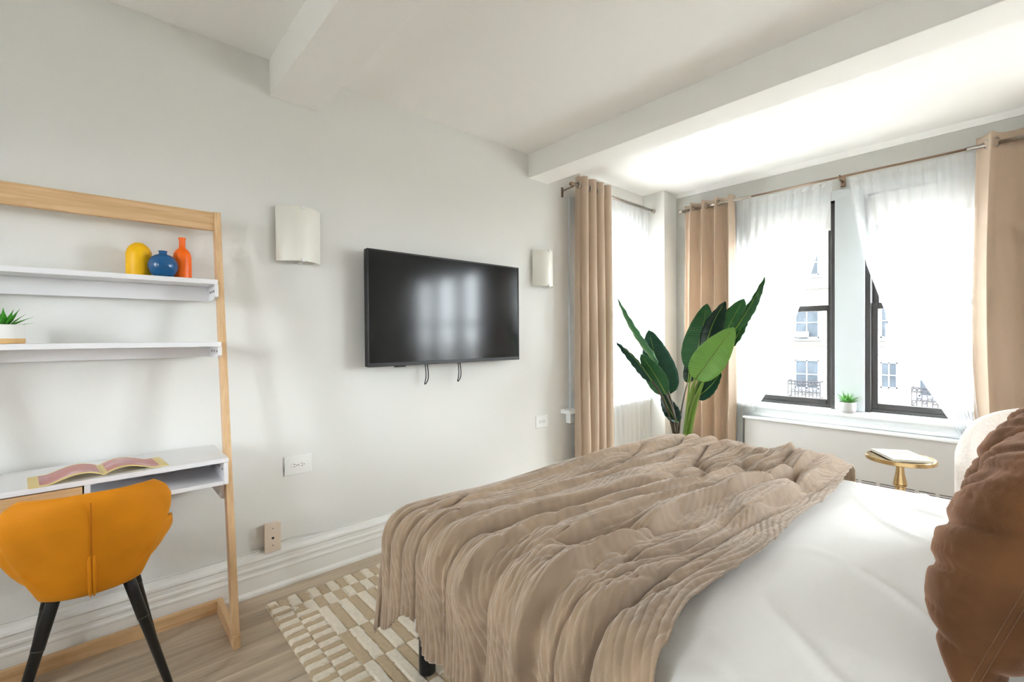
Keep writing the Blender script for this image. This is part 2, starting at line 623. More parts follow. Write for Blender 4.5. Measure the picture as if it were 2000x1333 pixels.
structure(MB().extrude([(YB, CZ), (YB, 2.595), (YB - .008, 2.595), (YB - .012, 2.605), (YB - .03, 2.618), (YB - .045, CZ)], 'x', .234, XA).build('trim_3', M['trim']), 'small crown moulding above the street windows')

BP = [(0, .0), (.036, 0), (.036, .012), (.03, .022), (.026, .026), (.026, .088), (.03, .092), (.03, .100), (.024, .106), (.024, .118), (.031, .124), (.031, .134), (.026, .14), (.026, .16), (.034, .168), (.032, .178), (.02, .186), (.012, .19), (.012, .203), (0, .205)]
structure(MB().extrude(BP, 'y', YF, 4.03).build('baseboard_left', M['trim'], angle=30), 'tall white moulded baseboard under the television wall')
structure(MB().extrude([(XR - x, z) for x, z in BP], 'y', YF, YC).build('baseboard_right', M['trim'], angle=30), 'tall white moulded baseboard behind the bed head')

structure(box('sun_blocking_slab', (-1.5, 4.6, YF - 1.75, YF - .2, CZ + .02, CZ + .2), M['ceiling']), 'unseen slab added to block the sun above the windows behind the camera')  # out of view, added to keep direct sun out of the rear windows

# ------------------------------------------------------------------ windows
def sash_window(name, label, axis, a0, a1, z0, z1, p, out, inner=None):
    """double-hung sash window; axis along which it runs, p wall face position, out = +1/-1 direction outwards"""
    root = structure(empty(name, (0, 0, 0)), label)
    def bx(m, u0, u1, q0, q1, zz0, zz1):
        qa, qb = sorted((p + out * q0, p + out * q1))
        if axis == 'x':
            m.box(u0, u1, qa, qb, zz0, zz1)
        else:
            m.box(qa, qb, u0, u1, zz0, zz1)
    zm = 1.458
    fr = MB()
    bx(fr, a0, a0 + .035, .02, .16, z0, z1); bx(fr, a1 - .035, a1, .02, .16, z0, z1)
    bx(fr, a0, a1, .02, .16, z1 - .035, z1); bx(fr, a0, a1, .05, .16, z0, z0 + .025)
    fr.build('frame', M['dark'], root, bevel=.003)
    def sash(nm, q0, q1, s0, s1):
        m = MB()
        b0, b1 = a0 + .03, a1 - .03
        bx(m, b0, b0 + .042, q0, q1, s0, s1); bx(m, b1 - .042, b1, q0, q1, s0, s1)
        bx(m, b0 + .042, b1 - .042, q0, q1, s0, s0 + .045); bx(m, b0 + .042, b1 - .042, q0, q1, s1 - .045, s1)
        s = m.build(nm, M['dark'], root, bevel=.003)
        g = MB()
        bx(g, b0 + .04, b1 - .04, (q0 + q1) / 2 - .003, (q0 + q1) / 2 + .003, s0 + .04, s1 - .04)
        g.build('pane', M['glass'], s)
    sash('lower_sash', .06, .095, z0 + .02, zm + .022)
    sash('upper_sash', .10, .135, zm - .022, z1 - .03)
    return root
sash_window('window_1', 'dark framed sash window beside the potted bird-of-paradise plant', 'x', *WIN[0], WZ0, WZ1, YB, 1)
sash_window('window_2', 'dark framed sash window behind the round side table', 'x', *WIN[1], WZ0, WZ1, YB, 1)
sash_window('window_3', 'sash window in the television wall behind the sheer curtain', 'y', WL[0], WL[1], WL[2], WL[3], 0, -1)
sash_window('window_4', 'dark framed sash window in the alcove', 'x', *WIN[2], WZ0, WZ1, YB, 1)
sash_window('window_5', 'dark framed sash window in the middle of the alcove', 'x', *WIN[3], WZ0, WZ1, YB, 1)
sash_window('window_6', 'dark framed sash window added at the alcove end for more daylight', 'x', *WIN[4], WZ0, WZ1, YB, 1)  # third alcove window, added to enlarge the glass and let in more light
sash_window('added_window_7', 'sash window added behind the camera for fill light, nearer the desk', 'x', *FILL_WIN[0], FZ0, FZ1, YF, -1)
sash_window('added_window_8', 'sash window added behind the camera for fill light, nearer the bed head', 'x', *FILL_WIN[1], FZ0, FZ1, YF, -1)

# casing, stool and apron of the street windows
structure(MB().box(1.548, 1.732, YB - .012, YB + .03, WZ0 + .005, WZ1 + .02).build('trim_4', M['mull'], bevel=.003), 'flat grey post between the two street windows')
structure(MB().box(.77, .862, YB - .015, YB + .02, WZ0 + .005, 2.36).box(2.418, 2.51, YB - .015, YB + .02, WZ0 + .005, 2.36).box(.862, 2.418, YB - .015, YB + .02, WZ1 - .01, 2.36).build('trim_5', M['mull'], bevel=.003), 'flat casing around the street windows')
ST = [(YB + .06, .662), (YB - .075, .655), (YB - .085, .645), (YB - .085, .628), (YB - .07, .622), (YB - .06, .612), (YB - .05, .61), (YB - .05, .585), (YB - .056, .58), (YB - .056, .552), (YB, .552), (YB, .63), (YB + .06, .63)]
structure(MB().extrude(ST, 'x', .8, 2.52).build('trim_6', M['sill'], angle=30), 'white window sill with a moulded apron over the radiator cover')
structure(MB().box(-.05, .095, 2.80, 4.028, .615, .65).box(0, .05, 2.86, 4.028, .53, .615).build('trim_7', M['sill'], bevel=.006), 'white sill of the window in the television wall')
structure(MB().box(0, .02, 2.9, WL[0] + .005, .65, 2.4).box(0, .02, WL[1] - .005, 4.028, .65, 2.4).box(0, .02, WL[0], WL[1], WL[3] - .01, 2.4).build('trim_8', M['mull'], bevel=.003), 'flat casing of the window in the television wall')

def roller_shade(loc, w, label):
    t = thing('roller_shade', loc, label, 'window shade', 'white roller shades in the street windows')
    x, y, z = loc
    MB().box(x - w / 2, x + w / 2, y - .006, y + .004, z, z + .205).build('fabric', M['shade'], t)
    MB().box(x - w / 2, x + w / 2, y - .012, y + .008, z - .018, z + .002).build('hem_bar', M['plastic'], t, bevel=.003)
    MB().tube([(x - w / 2, y, z + .19), (x + w / 2, y, z + .19)], .018, 12).build('roller', M['shade'], t, smooth=False)
roller_shade((1.205, YB + .035, 2.085), .62, 'half-drawn white roller shade in the sash window nearer the tall plant')
roller_shade((2.075, YB + .035, 2.085), .62, 'half-drawn white roller shade in the sash window right of the grey post')

# ------------------------------------------------------------------ radiator cover
def radiator_cover():
    t = thing('radiator_cover', (1.7, 4.18, 0), 'long pale grey metal radiator cover under the street windows', 'radiator cover')
    box('body', (.915, 2.9, 4.15, YB - .001, .0, .53), M['cover'], t, .003)
    box('top_ledge', (.905, 2.91, 4.13, YB - .057, .53, .55), M['sill'], t, .004)
    x = 1.0
    while x < 2.85:
        for zz in (.152, .168):
            box('vent_slot', (x, x + .085, 4.1485, 4.151, zz, zz + .005), M['slot'], t)
        x += .105
radiator_cover()
def neighbours():
    b = thing('apartment_building', (-4, 30, -14), 'pale limestone apartment house across the street', 'building')
    box('wall', (-34, 13, 30, 36, -14, 40), M['facade'], b)
    for z in (-8.2, -4.7, -2.7, .72, 3.9, 7.4, 10.9, 14.4, 17.9, 21.4, 24.9, 28.4, 31.9, 35.4, 39.5):
        box('string_course', (-34, 13.1, 29.82, 30.001, z - .09, z + .09), M['facade_trim'], b)
    cols = [(-20.4, 1.2), (-16.7, .66), (-13.0, 1.2), (-9.3, .66), (-5.55, 1.18), (-1.9, .68), (-.1, 1.3), (3.6, 1.2), (7.3, .66), (11, 1.2)]
    rows = [(-8.2, 1.9), (-4.8, 1.9), (-1.52, 1.32), (1.06, 1.75), (4.6, 1.4), (8.1, 1.6), (11.6, 1.6), (15.1, 1.6), (18.6, 1.6)]
    for cx, w in cols:
        for ri, (z, h) in enumerate(rows):
            wide = w > 1
            z0 = z - .3 if (ri == 2 and wide) else z
            h0 = z + h - z0
            f = MB().box(cx - w / 2 - .14, cx + w / 2 + .14, 29.86, 30.001, z0 - .16, z0 - .02)
            f.box(cx - w / 2, cx + w / 2, 29.95, 30.001, z0 + h0 - .06, z0 + h0).box(cx - w / 2, cx + w / 2, 29.95, 30.001, z0, z0 + .06)
            f.box(cx - w / 2, cx - w / 2 + .06, 29.95, 30.001, z0, z0 + h0).box(cx + w / 2 - .06, cx + w / 2, 29.95, 30.001, z0, z0 + h0)
            f.box(cx - .035, cx + .035, 29.95, 30.001, z0, z0 + h0).box(cx - w / 2, cx + w / 2, 29.955, 30.001, z0 + h0 * .5 - .03, z0 + h0 * .5 + .03)
            fo = f.build('window', M['fwin'], b)
            for i in (0, 1):
                for j in (0, 1):
                    xa = cx - w / 2 + .05 if i == 0 else cx + .03
                    za = z0 + .05 if j == 0 else z0 + h0 * .5 + .02
                    box('pane', (xa, xa + w / 2 - .08, 29.975, 30.0005, za, za + h0 * .5 - .07), M['fpane'], fo)
            if ri == 2 and wide:
                m = MB()
                a, c = cx - w / 2 - .2, cx + w / 2 + .2
                zb, zt = z - .78, z + .18
                y = 29.4
                m.box(a, c, y - .03, y + .03, zt - .05, zt).box(a, c, y - .03, y + .03, zb, zb + .05).box(a, c, y - .02, y + .02, zt - .26, zt - .22)
                n = 9
                for k in range(n + 1):
                    xx = a + (c - a) * k / n
                    m.box(xx - .02, xx + .02, y - .02, y + .02, zb, zt)
                for k in range(n):
                    xx = a + (c - a) * (k + .5) / n
                    m.torus((xx, y, zt - .135), .07, .02, (0, 1, 0), 10, 4)
                    m.torus((xx, y, zb + .25 + .12 * (k % 2)), .075, .02, (0, 1, 0), 10, 4)
                for s in (a, c):
                    m.box(s - .02, s + .02, y, 30, zt - .05, zt).box(s - .02, s + .02, y, 30, zb, zb + .05)
                m.build('balcony_railing', M['iron'], b)
                box('balcony_slab', (a - .08, c + .08, y - .08, 30.001, zb - .14, zb), M['facade_trim'], b)
    box('air_conditioner', (-6.0, -5.45, 29.6, 30.001, 1.08, 1.42), M['facade_trim'], b, .02)
    s = structure(box('street', (-900, 900, -900, 900, -14.2, -14.001), M['street']), 'street far below the windows')
neighbours()

# ------------------------------------------------------------------ curtains
def curtain(name, label, axis, a0, a1, depth, z0, z1, folds, amp, mat, rod_z, ph=0, group='tan grommet curtain panels', seed=0, out=1):
    """pleated grommet panel; axis it hangs along, depth = rod position on the other axis"""
    t = thing(name, ((a0 + a1) / 2, depth, z0) if axis == 'x' else (depth, (a0 + a1) / 2, z0), label, 'curtain', group)
    nu, nv = folds * 22, 40
    u = np.linspace(0, 1, nu)[:, None]
    v = np.linspace(0, 1, nv)[None, :]
    wob = pn(u * 6 + seed, v * 2.2 + seed) * .5
    th = 2 * np.pi * folds * (u + .018 * pn(u * 3 + seed * 3, v * 1.5)) + ph
    s = np.sin(th)
    s = np.sign(s) * np.abs(s) ** .9
    A = amp * (1 + .25 * pn(u * 5 + 9 + seed, v * 0 + .5))
    off = s * A * (.8 + .35 * v) + wob * .012 * v
    along = a0 + (a1 - a0) * (u + np.cos(th) * .14 / folds * -1) + wob * .018 * v
    along = (along - (a0 + a1) / 2) * (1 + .05 * np.sin(v * 3)) + (a0 + a1) / 2
    zz = z1 + (z0 - z1) * v + 0 * u
    if axis == 'x':
        o = grid_mesh('fabric', along, depth + off, zz, mat, t)
    else:
        o = grid_mesh('fabric', depth + off, along, zz, mat, t)
    so = o.modifiers.new('solid', 'SOLIDIFY')
    so.thickness = .004
    so.offset = 0
    for k in range(int(folds * 2)):
        tt = k * math.pi - ph
        uu = tt / (2 * math.pi * folds)
        if not (.02 < uu < .98):
            continue
        i = int(uu * (nu - 1))
        p0, p1 = [Vector((float(along[j, 0]), float(off[j, 0]))) for j in (max(i - 1, 0), min(i + 1, nu - 1))]
        tg = (p1 - p0).normalized()
        c = (p0 + p1) / 2
        ax = (-tg.y, tg.x)
        if axis == 'x':
            g = MB().torus((c.x, depth + c.y, rod_z), .024, .006, (ax[0], ax[1], 0))
        else:
            g = MB().torus((depth + c.y, c.x, rod_z), .024, .006, (ax[1], ax[0], 0))
        g.build('grommet', M['nickel'], t, smooth=True)
    return t
ROD = 2.425
curtain('grommet_curtain', 'tan curtain panel hanging behind the tall plant, left of the street windows', 'x', .395, .85, 4.12, .02, 2.472, 4, .062, M['curtain'], ROD, .6, seed=1)
curtain('grommet_curtain', 'tan curtain panel right of the street windows, behind the boucle armchair', 'x', 2.315, 3.02, 4.115, .56, 2.485, 4, .058, M['curtain'], ROD, 1.9, seed=5)
curtain('grommet_curtain', 'tan curtain panel hanging on the television wall, right of the television', 'y', 2.845, 3.27, .135, .02, 2.53, 4, .048, M['curtain'], 2.455, 2.4, seed=8)
curtain('grommet_curtain', 'tan curtain panel at the far end of the alcove', 'x', 4.66, 5.15, 4.14, .02, 2.485, 4, .04, M['curtain'], ROD, 1.2, seed=12)

def rods():
    t = thing('curtain_rod', (1.6, 4.14, ROD), 'long brushed metal curtain rod across the street windows', 'curtain rod')
    MB().tube([(.36, 4.14, ROD), (.98, 4.14, ROD)], .0125, 12).build('rod_end', M['nickel'], t, smooth=True)
    MB().tube([(.9, 4.14, ROD), (2.36, 4.14, ROD)], .008, 12).build('rod_middle', M['rodbrown'], t, smooth=True)
    MB().tube([(2.28, 4.14, ROD), (5.15, 4.14, ROD)], .0125, 12).build('rod_end', M['nickel'], t, smooth=True)
    MB().tube([(.325, 4.14, ROD), (.328, 4.14, ROD), (.345, 4.14, ROD), (.352, 4.14, ROD), (.365, 4.14, ROD)], [.012, .019, .019, .012, .012], 14).build('finial', M['nickel'], t, smooth=True)
    MB().box(1.588, 1.618, YB - .022, YB - .012, ROD - .05, ROD + .02).box(1.597, 1.609, 4.135, YB - .012, ROD - .02, ROD - .012).torus((1.603, 4.14, ROD), .012, .004, (1, 0, 0)).build('bracket', M['rodbrown'], t)
    MB().box(.372, .384, 4.14, YB - .002, ROD - .02, ROD - .012).box(.366, .39, YB - .008, YB - .001, ROD - .05, ROD + .02).build('bracket', M['nickel'], t)
    t = thing('curtain_rod', (.12, 3.4, 2.455), 'short brushed metal curtain rod over the window in the television wall', 'curtain rod')
    MB().tube([(.125, 2.83, 2.455), (.125, 4.0, 2.455)], .0125, 12).build('rod', M['nickel'], t, smooth=True)
    MB().tube([(.125, 2.79, 2.455), (.125, 2.795, 2.455), (.125, 2.82, 2.455), (.125, 2.83, 2.455)], [.008, .017, .017, .012], 14).build('finial', M['rodbrown'], t, smooth=True)
    MB().tube([(.125, 4.0, 2.455), (.125, 4.005, 2.455), (.125, 4.027, 2.455)], [.012, .02, .02], 14).build('finial', M['nickel'], t, smooth=True)
    MB().tube([(.002, 2.83, 2.43), (.05, 2.83, 2.435), (.125, 2.83, 2.441)], .006, 8).box(.001, .006, 2.82, 2.84, 2.38, 2.46).build('bracket', M['rodbrown'], t)
rods()

def interp(keys, z):
    zs = np.array([k[0] for k in keys][::-1]); xs = np.array([k[1] for k in keys][::-1])
    return np.interp(z, zs, xs)
def sheer(label, axis, left, right, depth, z0, z1, folds, seed):
    """left/right: list of (z, position) from top to bottom"""
    t = thing('sheer_curtain', (interp(left, z1), depth, z0) if axis == 'x' else (depth, interp(left, z1), z0), label, 'curtain', 'white sheer curtains')
    nu, nv = folds * 14, 60
    u = np.linspace(0, 1, nu)[:, None]
    z = np.linspace(z1, z0, nv)[None, :]
    l, r = interp(left, z), interp(right, z)
    w = (r - l)
    w0 = float((interp(right, z1) - interp(left, z1)))
    squeeze = np.clip(1 - w / w0, 0, 1)
    th = 2 * np.pi * folds * (u + .02 * pn(u * 5 + seed, z * .8)) + seed
    off = (.006 + .022 * squeeze) * np.sin(th) + .008 * pn(u * 9 + seed, z * 1.2 + 4)
    al = l + w * (u + .004 * np.cos(th))
    Zs = z + 0 * u + np.where(z > z1 - .06, .004 * np.sin(th * 1.5), 0)
    if axis == 'x':
        grid_mesh('voile', al, depth + off, Zs, M['sheer'], t)
    else:
        grid_mesh('voile', depth + off, al, Zs, M['sheer'], t)
    hem = Zs[:, :5] * 0 + np.linspace(z1 + .002, z1 - .03, 5)[None, :]
    if axis == 'x':
        grid_mesh('rod_pocket', al[:, :5], depth - .004 + off[:, :5] * .8, hem, M['sheer'], t)
    else:
        grid_mesh('rod_pocket', depth + .004 + off[:, :5] * .8, al[:, :5], hem, M['sheer'], t)
sheer('white sheer curtain swept towards the tall plant', 'x', [(2.41, .84), (.9, .83), (.02, .85)], [(2.41, 1.556), (2.2, 1.529), (2.01, 1.489), (1.627, 1.375), (1.22, 1.247), (.79, 1.093), (.6, .985), (.5, .9), (.02, .895)], 4.182, .03, 2.412, 11, 2)
sheer('white sheer curtain swept towards the boucle armchair', 'x', [(2.41, 1.643), (2.13, 1.683), (1.744, 1.757), (1.29, 1.897), (.92, 2.061), (.64, 2.214), (.56, 2.25)], [(2.41, 2.40), (1.2, 2.38), (.56, 2.37)], 4.182, .556, 2.412, 11, 7)
sheer('white sheer curtain hanging straight over the window in the television wall', 'y', [(2.5, 3.2), (.03, 3.2)], [(2.5, 3.97), (1.4, 3.97), (.6, 4.0), (.03, 4.02)], .105, .03, 2.475, 11, 4)

# ------------------------------------------------------------------ television
def television():
    t = thing('television', (.1, 1.675, 1.08), 'black flat-screen television mounted on the pale wall', 'television')
    y0, y1, z0, z1 = 1.104, 2.243, 1.081, 1.738
    m = MB().box(.062, .098, y0, y1, z0, z1)
    m.build('housing', M['black'], t, bevel=.004)
    bz = MB().box(.098, .1045, y0, y0 + .009, z0, z1).box(.098, .1045, y1 - .009, y1, z0, z1).box(.098, .1045, y0 + .009, y1 - .009, z1 - .009, z1).box(.098, .1045, y0 + .009, y1 - .009, z0, z0 + .022)
    bz.build('bezel', M['black'], t, bevel=.0015)
    box('screen', (.0975, .1015, y0 + .0085, y1 - .0085, z0 + .0215, z1 - .0085), M['screen'], t)
    box('sensor', (.075, .1, y0 + .17, y0 + .235, z0 - .008, z0 + .002), M['black'], t, .002)
    mt = MB().box(.001, .012, 1.45, 1.9, 1.2, 1.62).box(.012, .062, 1.5, 1.53, 1.15, 1.66).box(.012, .062, 1.82, 1.85, 1.15, 1.66).build('wall_mount', M['legblack'], t)
    for yy in (1.505, 1.752):
        pts = []
        for k in range(25):
            a = k / 24
            side = math.cos(math.pi * a)
            zz = z0 + .03 - .155 * math.sin(math.pi * a) ** .6
            b = (1 - abs(2 * a - 1))
            pts.append((.05 + .012 * side * .3, yy + .012 * side * (.35 + .9 * b) * (1 if a < 1 else 1) + .008 * math.sin(5 * b), zz))
        MB().tube(pts, .0032, 6).build('pull_cord', M['black'], t, smooth=True)
television()

# ------------------------------------------------------------------ wall sconces
def sconce():
    t = thing('wall_sconce', (0, .775, 1.63), 'frosted glass wall sconce between the desk and the television', 'wall lamp', 'frosted glass wall sconces')
    yc, hw, z0, z1 = .775, .108, 1.632, 1.905
    n = 24
    def arc(y, dx=0):
        q = (y - yc) / hw
        return .022 + .07 * (1 - q * q) + dx
    rows = []
    for k in range(n + 1):
        y = yc - hw + 2 * hw * k / n
        a, b = arc(y), arc(y, -.006)
        rows.append([(a, y, z0), (a, y, z1), (b, y, z1), (b, y, z0), (a, y, z0)])
    m = MB().grid(rows)
    for e in (rows[0], rows[-1]):
        m.add(e[:4], [(0, 1, 2, 3)])
    m.build('glass_shade', M['shadeglass'], t, angle=35)
    MB().box(.001, .02, yc - .055, yc + .055, z0 + .05, z1 - .05).build('back_plate', M['plastic'], t, bevel=.004)
    for z in (z0, z1):
        s = 1 if z == z1 else -1
        MB().box(.02, .098, yc - .009, yc + .009, z + s * .001, z + s * .006).box(.0925, .098, yc - .009, yc + .009, min(z + s * .006, z - s * .014), max(z + s * .006, z - s * .014)).build('clip', M['plastic'], t, bevel=.0015)
    c = copy_tree(t, None, (0, 2.575, 1.63))
    tag(c, 'frosted glass wall sconce between the television and the tan curtain')
sconce()

# ------------------------------------------------------------------ outlets, jack, cable
def outlets():
    t = thing('wall_outlet', (0, .766, .59), 'white double wall outlet between the desk and the bed', 'outlet', 'white wall outlets')
    y, z = .766, .59
    MB().box(.0, .006, y - .068, y + .068, z - .048, z + .048).build('cover_plate', M['plastic'], t, bevel=.004)
    for s in (-.019, .019):
        r = MB().tube([(.004, y + s, z), (.0085, y + s, z)], .0165, 20).build('receptacle', M['plastic'], t, angle=30)
        for dz in (-.006, .006):
            box('slot', (.0084, .0088, y + s - .006, y + s + .004, z + dz - .0012, z + dz + .0012), M['slot'], r)
        MB().tube([(.0084, y + s + .009, z), (.0088, y + s + .009, z)], .0025, 8).build('ground_hole', M['slot'], r)
    MB().tube([(.0055, y, z), (.007, y, z)], .003, 10).build('screw', M['screw'], t)
    tag(copy_tree(t, None, (0, 2.576, .58)), 'white double wall outlet under the sconce by the tan curtain')
    j = thing('phone_jack', (0, .64, .165), 'beige surface-mounted phone jack box above the white baseboard', 'phone jack')
    y0, y1, z0, z1 = .598, .672, .192, .328
    MB().box(.0, .028, y0 + .002, y1 - .002, z0, z1).build('box', M['beige_plastic'], j, bevel=.004)
    MB().box(.028, .033, y0, y1, z0 - .002, z1 + .002).build('cover', M['beige_plastic'], j, bevel=.002)
    yc = (y0 + y1) / 2
    for zz, r in ((z1 - .022, .0028), (z0 + .03, .0028)):
        MB().tube([(.0325, yc, zz), (.0345, yc, zz)], r, 8).build('screw', M['screw'], j)
    MB().tube([(.0325, yc, .258), (.0345, yc, .258)], .006, 10).build('socket', M['slot'], j)
    pts = [(.014 + .003 * math.sin(k * 1.7), -1.5 + 2.1 * k / 40, .2085 + .003 * max(0, math.sin(k * .9))) for k in range(41)]
    pts2 = [(.014 + .003 * math.sin(k * 1.3), .673 + .62 * k / 16, .21 + .018 * math.exp(-((k - 2) / 3) ** 2)) for k in range(17)]
    tag(MB().tube(pts, .0035, 6).build('telephone_cable', M['cable'], None, smooth=True), 'thin white cable along the baseboard behind the desk', 'cable', 'white cables on the baseboard')
    tag(MB().tube(pts2, .0035, 6).build('telephone_cable', M['cable'], None, smooth=True), 'thin white cable along the baseboard right of the phone jack', 'cable', 'white cables on the baseboard')
outlets()

# ------------------------------------------------------------------ ladder desk
YL, YRR = -.53, .416
def px(z):          # front face of the leaning posts
    return .404 - .158 * z
def ladder_desk():
    t = thing('ladder_desk', (.2, -.05, 0), 'light oak ladder desk with white shelves leaning against the wall', 'desk')
    for ya, yb in ((YL, YL + .025), (YRR - .025, YRR)):
        z0, z1 = .055, 1.805
        d = .05
        lo = [(px(z0) - d, ya, z0), (px(z0), ya, z0), (px(z0), yb, z0), (px(z0) - d, yb, z0)]
        hi = [(px(z1) - d, ya, z1), (px(z1), ya, z1), (px(z1), yb, z1), (px(z1) - d, yb, z1)]
        MB().hexa(lo, hi).build('post', M['oak_z'], t, bevel=.0015)
        box('floor_runner', (.04, px(0) + .001, ya, yb, .0, .0545), M['oak_x'], t, .0015)
    box('top_rail', (px(1.76) - .035, px(1.76) - .008, YL + .025, YRR - .025, 1.723, 1.802), M['oak_y'], t, .0015)
    box('floor_rail', (.04, .062, YL + .025, YRR - .025, 0, .0545), M['oak_y'], t, .0015)
    yi0, yi1 = YL + .0255, YRR - .0255
    def shelf(zt, x1, hh, name):
        s = box(name, (.035, x1, yi0 + .002, yi1 - .002, zt - .02, zt), M['white'], t, .0015)
        box('back_rail', (.036, .052, yi0 + .003, yi1 - .003, zt - hh, zt - .0205), M['white'], s, .001)
        for ya in (yi0, yi1 - .014):
            a = [(.0525, ya, zt - hh), (x1 - .03, ya, zt - hh), (x1, ya, zt - hh + .012), (x1, ya, zt - .0205), (.0525, ya, zt - .0205)]
            b = [(p[0], ya + .014, p[2]) for p in a]
            n = 5
            br = MB().add(a + b, [tuple(range(n)), tuple(range(2 * n - 1, n - 1, -1))] + [(i, (i + 1) % n, n + (i + 1) % n, n + i) for i in range(n)]).build('end_bracket', M['white'], s, bevel=.001)
            yy = ya + .014 if ya < 0 else ya
            for q in (.35, .62, .9):
                MB().tube([(.05 + (x1 - .05) * q, yy - .002, zt - hh * .58), (.05 + (x1 - .05) * q, yy + .002, zt - hh * .58)], .005, 10).build('screw', M['screw'], s)
        return s
    shelf(1.498, px(1.49) + .03, .085, 'upper_shelf')
    shelf(1.232, px(1.22) + .045, .068, 'lower_shelf')
    # desk box
    x0, x1, zt, zb = .04, .352, .762, .655
    top = box('desk_top', (x0, x1, yi0, yi1 + .002, zt - .018, zt), M['white'], t, .0015)
    box('desk_bottom', (x0, x1, yi0 + .016, yi1 - .016, zb, zb + .016), M['white'], t, .0015)
    for ya in (yi0, yi1 - .0155):
        box('side_panel', (x0, x1, ya, ya + .0155, zb, zt - .0185), M['white'], t, .0015)
    box('back_panel', (x0, x0 + .012, yi0 + .016, yi1 - .016, zb + .0165, zt - .0185), M['white'], t)
    box('apron', (x0 + .002, x0 + .016, yi0 + .002, yi1 - .002, .575, zb - .0005), M['white'], t, .001)
    MB().box(x0 + .0165, .27, yi1 - .012, yi1, .575, zb - .0005).build('end_bracket', M['white'], t)
    box('divider', (x0 + .0125, x1, -.037, -.0215, zb + .0165, zt - .0185), M['white'], t, .001)
    dr = box('drawer', (x0 + .06, x1 - .002, yi0 + .02, -.041, zb + .019, zt - .022), M['oak_y'], t, .001)
    for xx in (.24, .265, .33):
        MB().tube([(xx, yi1 - .0175, .715), (xx, yi1 - .0145, .715)], .0045, 10).build('screw', M['screw'], t)
ladder_desk()

def vases():
    def ball(r, z0, z1, n=12, p=1.0):
        zc, h = (z0 + z1) / 2, (z1 - z0) / 2
        return [(r * max(.05, math.cos(math.asin(max(-1, min(1, -1 + 2 * k / n)))) ** p), zc + h * (-1 + 2 * k / n)) for k in range(n + 1)]
    z = 1.499
    prof = [(.036, 0), (.041, .004), (.0425, .012), (.0425, .085), (.041, .1), (.036, .115), (.027, .127), (.018, .133), (.016, .136), (.012, .136), (.01, .13), (.008, .04)]
    tag(MB().lathe(prof, (.100, .132, z)).build('vase', M['yellow'], angle=40), 'yellow rounded vase on the upper desk shelf, left of the blue one', 'vase', 'small coloured vases')
    prof = [(.02, 0), (.03, .003), (.04, .012), (.048, .028), (.051, .045), (.048, .063), (.04, .078), (.028, .088), (.015, .092), (.013, .096), (.014, .104), (.0165, .106), (.013, .106), (.011, .1), (.01, .09)]
    tag(MB().lathe(prof, (.150, .206, z)).build('vase', M['blue'], angle=60), 'round blue glazed vase with a short neck, in front on the upper shelf', 'vase', 'small coloured vases')
    prof = [(.028, 0), (.0315, .003), (.0325, .01), (.0325, .09), (.031, .104), (.026, .117), (.018, .126), (.0125, .132), (.0115, .138), (.0115, .165), (.0135, .171), (.0135, .175), (.009, .175), (.008, .15), (.006, .1)]
    tag(MB().lathe(prof, (.115, .275, z)).build('vase', M['orange'], angle=40), 'tall orange bottle vase at the right end of the upper shelf', 'vase', 'small coloured vases')
vases()

# ------------------------------------------------------------------ small succulents
def blade(base, direction, length, width, curve, mat, parent, name='leaf', seed=0):
    d = Vector(direction).normalized()
    side = d.cross(Vector((0, 0, 1)))
    if side.length < .05:
        side = Vector((1, 0, 0))
    side.normalize()
    nrm = side.cross(d)
    n = 7
    rows = []
    for k in range(n + 1):
        q = k / n
        w = width * (math.sin(math.pi * min(1, .22 + .78 * (1 - q)) ** 1) if q < .5 else 1) * (1 - q ** 2.2) * (.7 + .6 * math.sin(math.pi * min(q * 1.3, 1)))
        w = max(w, width * .03)
        c = Vector(base) + d * (length * q) + Vector((0, 0, -1)) * (curve * length * q * q)
        th = width * .28 * (1 - q)+.0004
        rows.append([c - side * w, c - nrm * th, c + side * w, c + nrm * th * .15, c - side * w])
    return MB().grid(rows).build(name, mat, parent, smooth=True)
def succulent(loc, label, leafmat, kind, n, size, seed):
    t = thing('succulent', loc, label, 'potted plant', 'small potted succulents')
    x, y, z = loc
    rnd = random.Random(seed)
    if kind == 'box':
        h = .066
        MB().lathe([(.05, .0), (.052, .002), (.052, .018)], (x, y, z), 32).build('wood_base', M['wood_base'], t, angle=40)
        MB().lathe([(.052, .018), (.0525, .019), (.0525, h), (.0505, h + .001), (.048, h), (.048, h - .012), (.02, h - .012)], (x, y, z), 32).build('pot', M['pot'], t, angle=40)
        zt = z + h - .012
        MB().lathe([(.047, -.006), (.047, .0), (.03, .003), (.005, .004)], (x, y, zt + .001), 20).build('soil', M['soil'], t)
    else:
        h = .078
        MB().lathe([(.04, 0), (.05, .004), (.056, .02), (.056, h - .004), (.0555, h), (.051, h), (.051, h - .012), (.02, h - .012)], (x, y, z), 32).build('pot', M['pot_grey'], t, angle=50)
        zt = z + h - .012
        MB().lathe([(.05, -.006), (.05, .0), (.03, .003), (.005, .004)], (x, y, zt + .001), 20).build('soil', M['soil'], t)
    for k in range(n):
        a = k * 2.399 + rnd.random() * .3
        tilt = .12 + 1.05 * math.sqrt((k + .5) / n)
        d = (math.cos(a) * math.sin(tilt), math.sin(a) * math.sin(tilt), math.cos(tilt))
        blade((x + d[0] * .008, y + d[1] * .008, zt), d, size * (.8 + .35 * rnd.random()), size * .105, .12, leafmat, t)
succulent((.13, -.238, 1.2325), 'spiky green succulent in a white pot with a wooden base on the lower desk shelf', M['succ'], 'box', 20, .085, 3)
succulent((1.638, 4.2, .657), 'pale green succulent in a round grey pot on the window sill', M['succ2'], 'round', 30, .10, 5)

